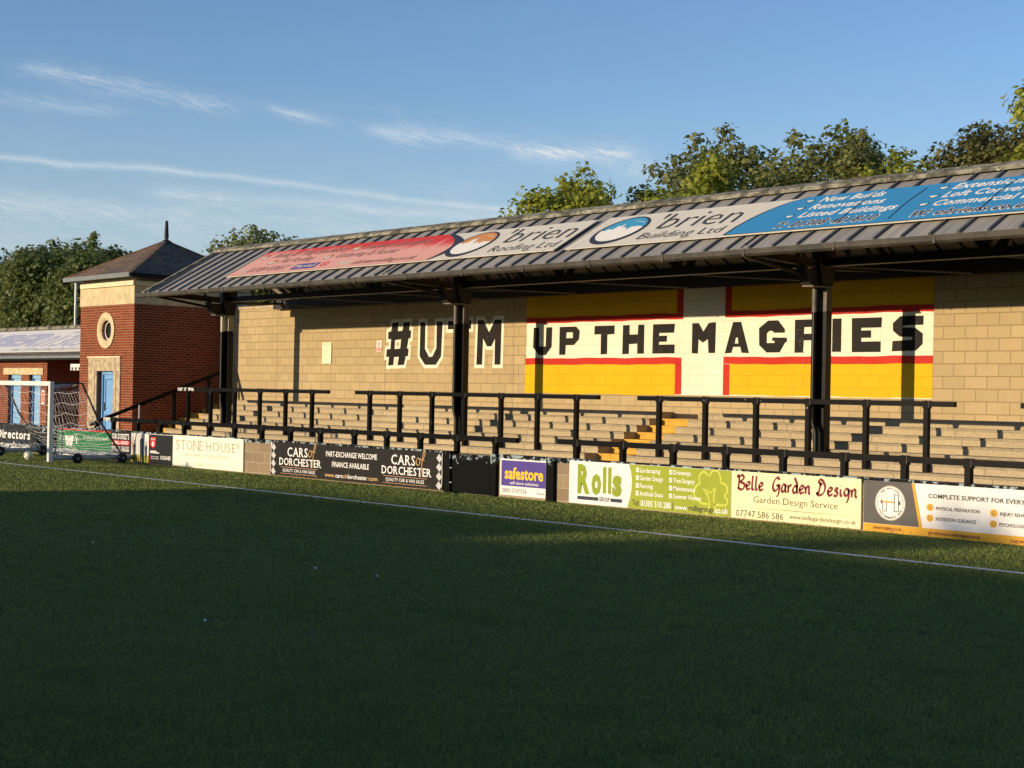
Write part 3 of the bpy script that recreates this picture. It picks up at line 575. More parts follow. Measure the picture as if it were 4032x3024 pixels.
def red_banner(b):
    xr_ = [(-25.95+.02, .52)]+[(-25.95-(v**1.7)*1.0, .5+1.4*v) for v in (0, .2, .4, .6, .75, .87, .96, 1)]
    b.poly([(-33.98, .50), (-25.95, .50)]+[(-25.95+.42*math.sin(v*2.2)-1.05*v**2.2, .5+1.4*v) for v in (.15, .3, .45, .6, .75, .9, 1)]+[(-33.92, 1.9)], fR, H1, 'vinyl_pink')
    E0 = [(-25.95+.42*math.sin(v*2.2)-1.05*v**2.2, .5+1.4*v) for v in [i/14 for i in range(15)]]
    b.poly(E0+[(p[0]+.05+.25*math.sin(min(1, (p[1]-.5)/1.4)*2.6), p[1]) for p in E0[::-1]], fR, H2, 'vinyl_dark')
    for st_, xa_, xb_, zz in (('Slating & Tiling Specialists', -33.23, -30.1, 1.48), ('Leadwork Specialists', -29.41, -26.9, 1.49), ('Flat Roofing', -32.46, -30.98, 1.10), ('Guttering & Fascias', -30.06, -27.68, 1.10)):
        b.text(st_, xa_, xb_, zz, .25, fR, H2, 'faded_text', .012, .3)
    for cx, cz in ((-33.62, 1.57), (-29.71, 1.585), (-32.78, 1.19), (-30.40, 1.20)):
        b.ell(cx, cz, .16, .14, fR, H2, 'faded_text', 24); b.ell(cx, cz, .13, .115, fR, H3, 'vinyl_white', 24); b.poly([(cx+.13*math.cos(q), cz+.115*math.sin(q)) for q in [i*math.pi/9 for i in range(10)]], fR, .089, 'vinyl_orange')
    b.text('Tel:', -33.73, -33.38, .65, .22, fR, H2, 'vinyl_white', .02, .3); b.text('01308 459657', -33.3, -31.55, .65, .26, fR, H2, 'faded_text', .012, .3)
    b.text('Web:', -29.49, -28.86, .64, .22, fR, H2, 'vinyl_white', .02, .3); b.text('obrienroofing.co.uk', -28.82, -26.48, .62, .2, fR, H2, 'faded_text', .02, .3)
    b.rect(-31.30, .60, -30.30, .9, fR, H2, 'purple_board'); b.text('Marshall', -31.2, -30.4, .68, .16, fR, H3, 'vinyl_white', .02)
    b.rect(-30.22, .61, -29.85, .93, fR, H2, 'vinyl_pink'); b.ring(-30.03, .77, .13, .13, .03, fR, H3, 'red_ink'); b.text('S', -30.1, -29.96, .70, .14, fR, H3, 'red_ink')
    badge(b, -25.11, 1.18, 'vinyl_orange', 'vinyl_plain', 3)
    b.text("'brien", -24.28, -22.13, 1.08, .7, fR, H2, 'ink_dark', -.012); b.text('Roofing Ltd', -24.11, -22.12, .64, .30, fR, H2, 'ink_dark', -.012)
ban('roof_banner', 'faded red and white banner with an orange round badge on the stand roof', -34.0, -21.97, .49, 1.90, 'vinyl_white', red_banner)
def blue_banner(b):
    cv = [(-17.63, .50), (-17.59, .85), (-17.49, 1.2), (-17.36, 1.45), (-17.2, 1.655), (-17.0, 1.83), (-16.7, 1.95)]
    b.poly([(p[0]-.07, p[1]) for p in cv]+[(-11.0, 1.95-.002), (-11.0, .482)], fR, H1, 'vinyl_dark'); b.poly(cv+[(-8.4, 1.93), (-8.4, .482)], fR, H2, 'vinyl_blue')
    badge(b, -20.76, 1.19, 'vinyl_skyblue', 'vinyl_plain', 5)
    b.text("'brien", -19.97, -17.90, 1.08, .7, fR, H2, 'ink_dark', -.012); b.text('Building Ltd', -19.91, -17.9, .65, .29, fR, H2, 'ink_dark', -.012)
    for st_, xa_, xb_, zz in (('New Builds', -16.39, -15.08, 1.64), ('Renovations', -16.41, -14.90, 1.33), ('Listed Buildings', -16.42, -14.47, 1.005), ('Extensions', -13.79, -12.42, 1.645), ('Loft Conversions', -13.80, -11.75, 1.32), ('Commercial Build', -13.79, -11.66, .995)):
        b.text(st_, xa_, xb_, zz, .21, fR, H3, 'vinyl_plain', .025, .2, 1.05)
    for st_, xa_, xb_ in (('T: 01308 421810', -16.67, -14.62), ('W: obriens.co.uk', -13.99, -11.85)):
        b.text(st_, xa_, xb_, .61, .23, fR, H3, 'vinyl_plain', .055, .3, 1.1); b.text(st_, xa_+.02, xb_-.02, .615, .22, fR, .090, 'vinyl_dark', .018, .3, 1.14)
    for cx, cz in ((-16.62, 1.75), (-16.615, 1.425), (-16.63, 1.105), (-13.97, 1.75), (-13.975, 1.415), (-13.98, 1.105)):
        b.ell(cx, cz, .085, .085, fR, H3, 'vinyl_dark', 24); b.ell(cx, cz, .07, .07, fR, .089, 'vinyl_skyblue', 20); b.poly([(cx+.07*math.cos(q), cz+.07*math.sin(q)) for q in [math.pi+i*math.pi/9 for i in range(10)]], fR, .0905, 'vinyl_plain')
    for xx in (-15.35, -14.35, -12.75): b.stroke([(xx, .6), (xx-.03, 1.2), (xx+.02, 1.8)], .02, fR, .092, 'vinyl_dark')
ban('roof_banner', 'white and blue banner with a blue round badge on the stand roof', -21.65, -8.4, .48, 1.93, 'vinyl_white', blue_banner)

# ------------------------------------------------------------------ barriers and handrail
def barrier(label, x0, x1, Y, ztop, zb, posts, worn=None, grp='crush barriers on the terrace'):
    root = empty('crush_barrier', ((x0+x1)/2, Y, zb), label, 'barrier', grp)
    b = MB('rail_paint', 'rail_worn'); h = .088
    def rail(a, c, m): b.box(a, Y-h/2, ztop-h, c, Y+h/2, ztop, m)
    if worn: rail(x0, x0+worn, 1); rail(x0+worn, x1, 0)
    else: rail(x0, x1, 0)
    b.build('rail', root)
    for p in posts:
        b = MB('rail_paint', 'flange_pale'); b.box(p-.043, Y-.043, zb, p+.043, Y+.043, ztop-h-.001, 0)
        f = lambda a, z_, d: (p+a, Y+d, z_)
        b.prism([(-.055, ztop-h-.03), (.055, ztop-h-.03), (.055, ztop-h*.45), (0, ztop+.02), (-.055, ztop-h*.45)], f, -.052, -.046, 0); b.prism([(-.055, ztop-h-.03), (.055, ztop-h-.03), (.055, ztop+.003), (-.055, ztop+.003)], f, .046, .052, 0)
        b.box(p-.055, Y-.052, ztop+.002, p+.055, Y+.052, ztop+.008, 0); b.box(p+.056, Y-.05, ztop-h-.02, p+.06, Y-.01, ztop+.003, 1)
        b.build('post', root)
FP1 = (-34.7, -33.48, -32.39, -31.31, -30.22, -29.16, -28.07, -26.99, -25.91, -24.75, -23.7, -22.67, -21.6, -20.54)
FP2 = (-18.5, -17.43, -16.34, -15.27, -14.19, -13.11, -12.12, -11.14, -10.05, -9.0, -8.0, -7.0, -6.0)
barrier('long low black barrier with worn left end behind the left boards', -35.15, -19.96, 18.0, 1.02, .2, FP1, .35)
barrier('low black barrier along the front of the terrace behind the lime and lemon boards', -18.93, -5.5, 18.0, 1.04, .2, FP2)
barrier('raised black barrier with white peeling left end near the tower', -38.97, -31.63, 22.2, 1.79, .61, (-38.43, -37.22, -35.99, -34.75, -33.54, -32.35), .9)
barrier('raised black barrier in front of the middle column below the painted hash sign', -30.48, -22.19, 22.2, 1.79, .61, (-29.93, -28.76, -27.56, -26.4, -25.18, -24.02, -22.84))
barrier('raised black barrier below the right half of the painted flag', -21.09, -14.01, 22.2, 1.79, .61, (-20.54, -19.36, -18.14, -16.96, -15.74, -14.54))
barrier('raised black barrier whose end just enters at the right edge', -12.82, -5.5, 22.2, 1.79, .61, (-12.3, -11.1, -9.9, -8.7, -7.5, -6.2))
hr = empty('handrail', (-39.75, 21, .2), 'black sloping handrail rising beside the dark brick side of the tower', 'handrail')
b = MB('rail_paint'); b.bar((-39.75, 19.9, .72), (-39.75, 24.35, 2.38), .09, .09); b.build('rail', hr)
for yy, zz in ((20.1, .2), (22.5, .48), (23.62, .9)):
    b = MB('rail_paint'); b.box(-39.79, yy-.045, zz, -39.71, yy+.045, .72+(yy-19.9)*.373-.03); b.build('post', hr)
b = MB('grey_metal'); b.tube([(-33.8, 18.2, .2), (-33.8, 18.2, 1.35)], .022, 8); b.box(-33.85, 18.15, .2, -33.75, 18.25, .21)
tag(b.build('thin_post'), 'thin pale metal post standing behind the low barrier before the brick tower', 'post')

# ------------------------------------------------------------------ perimeter wall, gate
yw0, yw1 = YB+.035, YB+.20
for lab, xa, xb in (('low block perimeter wall with flaking black coping left of the black gate', -47, -21.53), ('low block perimeter wall with flaking black coping right of the black gate', -20.10, -1.5)):
    root = empty('perimeter_wall', ((xa+xb)/2, yw0, 0), lab, 'wall', 'perimeter walls round the pitch')
    b = MB('wall_block'); b.box(xa, yw0, 0, xb, yw1, .66); b.build('blockwork', root)
    b = MB('cope_paint'); b.box(xa, yw0-.015, .66, xb, yw1+.02, .735); b.build('coping', root)
gate = empty('pitch_gate', (-20.8, YB, 0), 'plain black sheet gate with chipped pale edge between the dark car board and purple board', 'gate')
b = MB('panel_paint'); b.box(-21.32, YB-.005, .03, -20.30, YB+.03, .70); g1 = b.build('panel', gate)
b = MB('panel_paint'); b.box(-21.53, YB-.03, 0, -21.36, YB+.1, .735); b.build('post', gate)
b = MB('panel_paint'); b.box(-20.26, YB-.03, 0, -20.12, YB+.1, .735); b.build('post', gate)
b = MB('grey_metal'); b.box(-21.36, YB-.04, .44, -21.30, YB-.006, .455); b.build('hinge', gate); b = MB('grey_metal'); b.box(-21.36, YB-.04, .18, -21.30, YB-.006, .195); b.build('hinge', gate)
b = MB('panel_paint'); b.box(-18.84, YB-.04, 0, -18.66, YB+.03, .735); tag(b.build('wall_post'), 'black painted post on the wall between the purple board and lime board', 'post')

# ------------------------------------------------------------------ advertising boards
def fA(a, z_, h): return (a, YB-h, z_)
def board(label, x0, x1, z0, z1, base, draw):
    b = MB(base, 'board_edge'); b.box(x0, YB, z0, x1, YB+.03, z1, 0); draw(b)
    return tag(b.build('advertising_board'), label, 'board', 'advertising boards along the pitch')
G1, G2, G3 = .0025, .005, .0075
def d_stone(b):
    for ch, xx, ww in zip('STONE', (-31.09, -30.87, -30.61, -30.33, -30.06), (.17, .21, .24, .23, .19)):
        if ch in 'TNE': b.serif(ch, xx, xx+ww, .40, .215, fA, G1, 'brown_ink', -.022, .10)
        else: b.text(ch, xx, xx+ww, .40, .215, fA, G1, 'brown_ink', -.018)
    b.text('HOUSE', -29.77, -28.58, .41, .196, fA, G1, 'brown_ink', -.015, 0, 1.1); b.ring(-28.47, .56, .06, .06, .007, fA, G1, 'brown_ink'); b.text('R', -28.495, -28.45, .53, .06, fA, G1, 'brown_ink', -.01)
    b.text('BUILDING CONTRACTORS', -30.64, -28.86, .265, .058, fA, G1, 'tan_ink', .0, 0, 1.25)
    b.rect(-31.10, .104, -30.37, .109, fA, G1, 'brown_ink'); b.rect(-29.16, .101, -28.44, .106, fA, G1, 'brown_ink'); b.text('01305 233 551', -30.29, -29.25, .074, .056, fA, G1, 'tan_ink', 0, 0, 1.2)
board('cream board with thin brown lettering, left of the bare block patch', -31.228, -28.27, .02, .715, 'cream_board', d_stone)
def d_cars(b):
    for o in (0, 3.475):
        b.serif('CARS', -26.59+o, -25.87+o, .431, .178, fA, G1, 'white_ink', .01); b.serif('DORCHESTER', -26.88+o, -25.40+o, .245, .145, fA, G1, 'white_ink', .01)
        b.stroke([(-25.74+o, .56), (-25.80+o, .57), (-25.84+o, .50), (-25.80+o, .445), (-25.74+o, .47), (-25.73+o, .56), (-25.68+o, .55)], .014, fA, G1, 'gold_ink', pen=.6)
        b.stroke([(-25.68+o, .50), (-25.60+o, .62), (-25.585+o, .70), (-25.62+o, .70), (-25.66+o, .55), (-25.69+o, .30), (-25.72+o, .22)], .014, fA, G1, 'gold_ink', pen=.6); b.stroke([(-25.70+o, .53), (-25.60+o, .54)], .012, fA, G1, 'gold_ink')
        for zz in (.205, .076): b.rect(-26.83+o, zz-.004, -25.52+o, zz+.004, fA, G1, 'copper_ink')
        b.text('QUALITY CAR & VAN SALES', -26.75+o, -25.60+o, .112, .062, fA, G1, 'white_ink', .01, 0, 1.15)
    b.text('PART-EXCHANGE WELCOME', -25.23, -23.56, .487, .10, fA, G1, 'white_ink', .012); b.text('FINANCE AVAILABLE', -25.02, -23.81, .289, .10, fA, G1, 'white_ink', .012)
    b.text('www.', -25.26, -24.92, .085, .08, fA, G1, 'gold_ink', .01); b.text('cars', -24.90, -24.66, .085, .08, fA, G1, 'white_ink', .01); b.text('of', -24.65, -24.53, .085, .08, fA, G1, 'gold_ink', .01); b.text('dorchester', -24.52, -23.86, .085, .08, fA, G1, 'white_ink', .01); b.text('.com', -23.85, -23.53, .085, .08, fA, G1, 'gold_ink', .01)
    for xx, sg in ((-27.205, 1), (-21.80, -1)):
        x_ = xx if sg > 0 else -21.80
        for i in range(4):
            zc = .62-.165*i
            b.poly([(x_+.02, zc-.02), (x_+.10, zc+.06), (x_+.19, zc-.03), (x_+.11, zc-.10)], fA, G1, 'silver')
        if sg > 0: b.poly([(x_, .70), (x_+.05, .70), (x_+.02, .55), (x_, .55)], fA, G1, 'white_ink')
        b.stroke([(x_+.19*(sg < 0), .69), (x_+.012+.17*(sg < 0), .5), (x_+.19*(sg < 0), .3), (x_+.01+.17*(sg < 0), .1)], .012, fA, G1, 'white_ink')
board('very dark brown board with white serif lettering and silver diamonds at both ends', -27.21, -21.60, .025, .705, 'charcoal_board', d_cars)
def d_safe(b):
    b.rect(-20.0, .21, -18.885, .645, fA, G1, 'purple_board'); b.text('safestore', -19.91, -18.94, .335, .19, fA, G2, 'yellow_ink', .03); b.text('self store solutions', -19.77, -19.06, .242, .052, fA, G2, 'white_ink', .004)
    b.text('0800 0747336', -19.98, -19.35, .097, .075, fA, G1, 'grey_ink', 0); b.text('www.', -19.10, -18.89, .10, .046, fA, G1, 'grey_ink', .0)
board('small purple and white board with chunky yellow lettering right of the black gate', -20.03, -18.86, .05, .67, 'white_board', d_safe)
def d_rolls(b):
    bd = [(-16.97, .708), (-16.925, .6), (-16.905, .5), (-16.90, .43), (-16.91, .3), (-16.94, .17), (-16.99, .024)]
    b.poly(bd+[(-14.882, .024), (-14.882, .708)], fA, G1, 'lime_board')
    b.text('R', -18.12, -17.84, .215, .42, fA, G2, 'lime_ink', .05); b.text('o', -17.80, -17.58, .215, .41, fA, G2, 'lime_ink', .05); b.rect(-17.54, .217, -17.47, .64, fA, G2, 'lime_ink'); b.rect(-17.425, .217, -17.355, .64, fA, G2, 'lime_ink'); b.text('s', -17.33, -17.12, .215, .41, fA, G2, 'lime_ink', .05)
    b.text('GROUP', -17.62, -17.385, .088, .066, fA, G1, 'ink_dark', .02); b.rect(-18.12, .09, -17.64, .146, fA, G1, 'navy_ink'); b.rect(-17.365, .092, -17.11, .147, fA, G1, 'navy_ink')
    for col_, xx, xb_ in ((('Landscaping', 'Garden Design', 'Fencing', 'Artificial Grass'), -16.725, (-16.30, -16.24, -16.45, -16.23)), (('Driveways', 'Tree Surgery', 'Maintenance', 'Summer Houses'), -16.025, (-15.67, -15.59, -15.58, -15.46))):
        for i, (st_, x2) in enumerate(zip(col_, xb_)):
            zz = .597-.121*i; b.text(st_, xx, x2, zz, .066, fA, G2, 'white_ink', .012); b.rect(xx-.085, zz-.002, xx-.025, zz+.068, fA, G2, 'white_ink'); b.stroke([(xx-.07, zz+.035), (xx-.058, zz+.02), (xx-.038, zz+.052)], .01, fA, G3, 'lime_board')
    b.text('Tel:', -16.88, -16.735, .073, .086, fA, G2, 'ink_dark', .01); b.text('01305 510 288', -16.70, -16.07, .073, .09, fA, G2, 'white_ink', .012); b.rect(-16.032, .045, -16.02, .17, fA, G2, 'ink_dark')
    b.text('www.', -15.99, -15.715, .07, .072, fA, G3, 'white_ink', .015); b.text('rollsgroup', -15.70, -15.215, .07, .085, fA, G3, 'ink_dark', .012); b.text('.co.uk', -15.21, -14.92, .07, .085, fA, G3, 'white_ink', .015)
    lobes = [(-15.33, .19), (-15.45, .20), (-15.57, .27), (-15.60, .38), (-15.53, .47), (-15.49, .49), (-15.50, .60), (-15.42, .67), (-15.33, .62), (-15.31, .60), (-15.24, .69), (-15.13, .68), (-15.08, .57), (-15.085, .53), (-14.98, .49), (-14.95, .40), (-15.0, .33), (-14.945, .27), (-14.97, .20), (-15.09, .19), (-15.2, .2)]
    b.stroke(lobes, .03, fA, G2-.001, 'lime_pale'); b.stroke([(-15.42, .42), (-15.32, .30), (-15.30, .15), (-15.36, .03)], .028, fA, G2-.001, 'lime_pale'); b.stroke([(-15.18, .44), (-15.21, .28), (-15.17, .12), (-15.12, .03)], .028, fA, G2-.001, 'lime_pale'); b.stroke([(-15.36, .41), (-15.28, .36), (-15.2, .43)], .02, fA, G2-.001, 'lime_pale')
board('white and lime green board with a pale tree outline and bold green lettering', -18.32, -14.878, .022, .712, 'white_board', d_rolls)
GL = dict(B=(.72, [[(0, .85), (.1, 1.02), (.2, .7), (.1, .0)], [(.16, .85), (.45, 1.05), (.62, .8), (.3, .55), (.66, .4), (.6, .08), (.32, -.02), (.1, .12)]]),
    e=(.44, [[(.05, .25), (.33, .36), (.37, .52), (.22, .56), (.06, .3), (.18, .02), (.44, .14)]]), l=(.27, [[(.16, 1.05), (.1, .4), (.12, .05), (.27, .08)]]),
    G=(.72, [[(.62, .85), (.5, 1.04), (.2, .8), (.07, .35), (.22, .05), (.5, .25), (.6, .52)], [(.36, .42), (.64, .46), (.56, -.15), (.4, -.35)]]),
    a=(.48, [[(.4, .5), (.2, .56), (.05, .25), (.15, .02), (.33, .2), (.41, .54), (.38, .12), (.5, .04)]]), r=(.38, [[(.07, .54), (.1, .25), (.08, 0)], [(.1, .3), (.22, .53), (.37, .5)]]),
    d=(.5, [[(.38, .45), (.2, .5), (.05, .22), (.18, .0), (.36, .18), (.42, .6), (.2, 1.1)], [(.42, .6), (.4, .1), (.5, .04)]]), n=(.48, [[(.05, .54), (.09, .2), (.07, 0)], [(.09, .3), (.25, .55), (.36, .45), (.36, .1), (.48, .03)]]),
    D=(.72, [[(.3, .85), (.2, .4), (.12, .1), (.0, .16), (.15, -.02), (.5, .15), (.64, .6), (.45, 1.0), (.25, 1.08), (.15, .92), (.4, .7)]]), s=(.4, [[(.36, .5), (.2, .56), (.13, .42), (.3, .22), (.22, .02), (.02, .06)]]),
    i=(.22, [[(.08, .52), (.07, .12), (.2, .05)], [(.1, .76), (.125, .80)]]), g=(.48, [[(.4, .5), (.2, .56), (.06, .28), (.2, .08), (.36, .25), (.42, .54), (.38, -.1), (.24, -.42)]]))
def script(b, word, x0, x1, zb, cap, wd, fn, h, m):
    tw = sum(GL[c][0]+.06 for c in word); k = (x1-x0)/tw; cx = x0
    for c in word:
        for s_ in GL[c][1]: b.stroke([(cx+p[0]*k, zb+p[1]*cap) for p in s_], wd, fn, h, m, pen=.9)
        cx += (GL[c][0]+.06)*k
def d_belle(b):
    for wd, xa_, xb_ in (('Belle', -14.77, -14.27), ('Garden', -14.12, -13.43), ('Design', -13.33, -12.64)): script(b, wd, xa_, xb_, .45, .20, .034, fA, G1, 'maroon_ink')
    b.text('Garden Design Service', -14.46, -12.97, .271, .095, fA, G1, 'ink_dark', -.004); b.poly([(-14.76, .193), (-13.7, .188), (-12.67, .193), (-13.7, .199)], fA, G1, 'brown_ink')
    b.text('07747 586 586', -14.78, -13.91, .055, .092, fA, G1, 'ink_dark', 0); b.text('www.bellegardendesign.co.uk', -13.80, -12.66, .082, .062, fA, G1, 'ink_dark', 0)
board('pale lemon board with maroon handwritten lettering', -14.872, -12.588, .026, .71, 'lemon_board', d_belle)
def arc_text(b, st_, cx, cz, r, a0, a1, cap, inside=False):
    n = len(st_)
    for i, ch in enumerate(st_):
        if ch == ' ': continue
        q = R(a0+(a1-a0)*(i+.5)/n); V, F = glyphs(ch, .02, 0, 1); xs = [v[0] for v in V]; mid = (min(xs)+max(xs))/2; k = cap/CAPH
        rx, rz = (math.sin(q), -math.cos(q)) if not inside else (-math.sin(q), math.cos(q)); ux, uz = (math.cos(q), math.sin(q)) if not inside else (-math.cos(q), -math.sin(q))
        b.add([fA(cx+r*math.cos(q)+rx*(v[0]-mid)*k+ux*(v[1]*k-cap/2), cz+r*math.sin(q)+rz*(v[0]-mid)*k+uz*(v[1]*k-cap/2), G3) for v in V], F, 'ink_dark')
def d_hub(b):
    b.poly([(-12.54, .125), (-11.665, .125), (-11.78, .70), (-12.54, .70)], fA, G1, 'dark_grey_board'); b.rect(-12.54, .012, -9.2, .122, fA, G1, 'amber_board')
    b.poly([(-11.66, .122), (-11.615, .122), (-11.745, .70), (-11.785, .70)], fA, G2, 'amber_board')
    cx, cz = -12.115, .413; b.ell(cx, cz, .24, .232, fA, G2, 'white_board', 48); b.ring(cx, cz, .236, .228, .005, fA, G3, 'brown_ink', 48)
    for a0, a1 in ((-22, 38), (142, 202)): b.ring(cx, cz, .205, .198, .005, fA, G3, 'ink_dark', 16, a0, a1)
    arc_text(b, 'THE PHYSICAL', cx, cz, .195, 140, 42, .028); arc_text(b, 'PERFORMANCE HUB', cx, cz, .195, 207, 335, .028, True)
    for z0_, z1_, mm in ((.44, .545, 'tan_ink'), (.30, .42, 'ink_dark')):
        s_ = 1 if mm == 'tan_ink' else -1; ze = z1_ if s_ > 0 else z0_; zo = z0_ if s_ > 0 else z1_
        b.stroke([(-12.235, zo), (-12.235, ze-.02*s_), (-12.22, ze), (-12.20, ze), (-12.17, ze-.02*s_), (-12.17, zo)], .009, fA, G3, mm)
    b.rect(-12.24, .425, -12.055, .44, fA, .008, 'amber_board'); b.rect(-12.24, .415, -12.055, .425, fA, .008, 'copper_ink')
    for a0, z0_, a1, z1_ in ((-12.055, .30, -12.045, .535), (-11.99, .30, -11.98, .535), (-12.055, .525, -11.98, .535), (-12.055, .30, -11.98, .31)): b.rect(a0, z0_, a1, z1_, fA, .008, 'ink_dark')
    b.rect(-12.265, .405, -12.24, .45, fA, G3, 'ink_dark'); b.rect(-11.98, .395, -11.955, .445, fA, G3, 'ink_dark')
    b.text('COMPLETE SUPPORT FOR EVERY ATHLETE', -11.53, -9.72, .521, .055, fA, G1, 'ink_dark', .025)
    for st_, xa_, xb_, zz in (('PHYSICAL PREPARATION', -11.41, -10.77, .369), ('NUTRITION GUIDANCE', -11.41, -10.82, .232), ('INJURY REHABILITATION', -10.48, -9.83, .362), ('PSYCHOLOGICAL SUPPORT', -10.49, -9.8, .226)):
        b.text(st_, xa_, xb_, zz, .043, fA, G1, 'ink_dark', .02)
    for cx, cz in ((-11.50, .398), (-11.50, .258), (-10.57, .386), (-10.575, .25)): b.ell(cx, cz, .052, .047, fA, G1, 'amber_board', 24); b.ring(cx, cz, .022, .022, .007, fA, G2, 'brown_ink', 16, 40, 320)
    b.text('WWW.THEPPH.CO.UK', -12.38, -11.93, .050, .036, fA, G2, 'maroon_ink', .02); b.text('@THEPHYSICALPERFORMANCEHUB', -11.52, -10.76, .042, .036, fA, G2, 'maroon_ink', .02); b.text('THE.PPH.GYM', -10.34, -9.95, .034, .035, fA, G2, 'maroon_ink', .02)
board('white, dark grey and amber board with a round dumbbell emblem at the right edge', -12.543, -9.2, .012, .70, 'white_board', d_hub)
def d_league(b):
    b.text("JOIN DORSET'S", -34.14, -33.28, .534, .125, fA, G1, 'white_ink', .02); b.rect(-34.15, .395, -33.27, .505, fA, G1, 'red_ink'); b.text('SMALL-SIDED', -34.12, -33.3, .415, .072, fA, G2, 'white_ink', .02); b.text('FOOTBALL LEAGUES', -34.14, -33.28, .251, .11, fA, G1, 'white_ink', .02)
    for a0, z0_, a1, z1_ in ((-34.14, .095, -33.25, .105), (-34.14, .175, -33.25, .185), (-34.14, .105, -34.13, .175), (-33.26, .105, -33.25, .175)): b.rect(a0, z0_, a1, z1_, fA, G1, 'white_ink')
    b.text('footballleagues.co.uk', -34.0, -33.4, .125, .03, fA, G1, 'white_ink', .01)
    b.rect(-33.17, .03, -32.33, .70, fA, G1, 'print_pale'); b.rect(-33.17, .03, -32.33, .2, fA, G2, 'print_grass')
    for cx, hh, ww, mm in ((-33.0, .47, .09, 'ink_dark'), (-32.66, .60, .12, 'navy_ink'), (-32.45, .44, .08, 'navy_ink')):
        b.poly([(cx-ww*.5, .05), (cx-ww*.1, .05), (cx, hh*.45), (cx+ww*.15, .05), (cx+ww*.5, .05), (cx+ww*.62, hh*.6), (cx+ww*.7, hh*.9), (cx+ww*.3, hh), (cx-ww*.3, hh), (cx-ww*.75, hh*.88), (cx-ww*.6, hh*.5)], fA, G3, mm); b.ell(cx, hh+.045, .033, .042, fA, G3, 'skin_print', 16)
    b.poly([(-33.15, .45), (-33.12, .7), (-33.1, .45), (-33.05, .7), (-33.03, .7), (-33.1, .2), (-33.13, .2)], fA, G2, 'skin_print')
    b.poly([(-32.26, .635), (-32.01, .635), (-32.01, .44), (-32.135, .37), (-32.26, .44)], fA, G1, 'red_ink'); b.poly([(-32.235, .61), (-32.035, .61), (-32.035, .56), (-32.235, .56)], fA, G2, 'skin_print'); b.ell(-32.135, .475, .055, .055, fA, G2, 'white_ink', 20); b.ell(-32.135, .475, .02, .02, fA, G3, 'ink_dark', 6)
    for zz, x2 in ((.298, -31.96), (.264, -31.84)): b.rect(-32.26, zz, x2, zz+.022, fA, G1, 'white_ink')
    for zz in (.175, .13): b.ell(-32.24, zz+.012, .018, .018, fA, G1, 'red_ink', 12); b.text('find us online', -32.2, -31.86, zz, .028, fA, G1, 'white_ink', .01)
    b.text('OR SCAN HERE', -31.78, -31.32, .135, .082, fA, G1, 'white_ink', .02); b.rect(-32.31, .69, -31.24, .705, fA, G1, 'silver')
board('black board with red and white lettering, a printed photograph and a red shield', -34.18, -31.24, .02, .705, 'black_ink', d_league)
def d_green(b):
    b.rect(-37.05, .665, -34.2, .702, fA, G1, 'red_ink'); b.rect(-37.05, .025, -34.2, .12, fA, G1, 'white_board')
    b.text('For all your Roofing Supplies', -35.62, -34.30, .478, .08, fA, G1, 'white_ink', .004, .25)
    for xa_, s_ in ((-36.80, 1), (-35.98, -1)):
        b.add([fA(xa_-.15, .40, G1), fA(xa_-.12, .40, G1), fA(xa_+.01, .60, G1), fA(xa_-.01, .60, G1), fA(xa_+.12, .40, G1), fA(xa_+.15, .40, G1)], [(0, 1, 2, 3), (3, 2, 4, 5)], 'white_ink')
        b.rect(xa_-.03, .34, xa_+.03, .50, fA, G1, 'white_ink')
    b.poly([(-36.64, .53), (-36.42, .53), (-36.40, .40), (-36.36, .53), (-36.12, .53), (-36.24, .27), (-36.36, .27), (-36.39, .36), (-36.42, .27), (-36.54, .27)], fA, G1, 'white_ink')
    b.text('Roofing Centre', -36.91, -35.9, .165, .072, fA, G1, 'white_ink', 0, .2); b.text('POOLE DORCHESTER YEOVIL', -35.62, -34.28, .145, .045, fA, G1, 'white_ink', .01)
board('green board with a red top strip and white house emblem seen through the goal net', -37.07, -34.19, .022, .705, 'green_board', d_green)
def d_fun(b):
    b.serif('Funeral Directors', -42.36, -38.64, .35, .22, fA, G1, 'white_ink', .03, .11, .12); b.text('www.carterfunerals.com', -42.6, -38.66, .10, .16, fA, G1, 'white_ink', .03)
board('black board with large white lettering behind the goal at the left edge', -43.2, -38.27, .03, .72, 'black_ink', d_fun)
b = MB('panel_paint'); b.box(-38.2, YB-.01, .02, -37.15, YB+.03, .70); tag(b.build('wall_panel'), 'plain black panel on the wall between the black board and green board', 'panel')

# ------------------------------------------------------------------ notices on the stand wall
b = MB('notice', 'tan_ink'); b.box(-35.25, YW-.03, 2.52, -34.82, YW-.012, 3.093)
fN = lambda a, z_, h: (a, YW-.03-h, z_)
b.rect(-35.17, 3.045, -34.89, 3.06, fN, .003, 1); b.rect(-35.2, 3.01, -34.86, 3.022, fN, .003, 1)
for i in range(13): b.rect(-35.2+.02*(i % 3), 2.965-.03*i, -34.9-.05*((i*7) % 4), 2.972-.03*i, fN, .003, 1)
tag(b.build('wall_notice'), 'tall cream notice of small print on the block wall', 'notice')
b = MB('white_board', 'notice_red', 'ink_dark'); b.box(-32.78, YW-.02, 2.82, -32.56, YW-.005, 3.117); fN2 = lambda a, z_, h: (a, YW-.02-h, z_)
b.ring(-32.67, 3.02, .07, .075, .014, fN2, .003, 1); b.stroke([(-32.71, 3.06), (-32.63, 2.98)], .012, fN2, .003, 2); b.stroke([(-32.63, 3.06), (-32.71, 2.98)], .012, fN2, .003, 2)
b.rect(-32.765, 2.835, -32.575, 2.935, fN2, .003, 1); b.text('NO SMOKING', -32.75, -32.59, .0+2.89, .022, fN2, .005, 0, .02); b.text('AREA', -32.72, -32.62, 2.852, .022, fN2, .005, 0, .02)
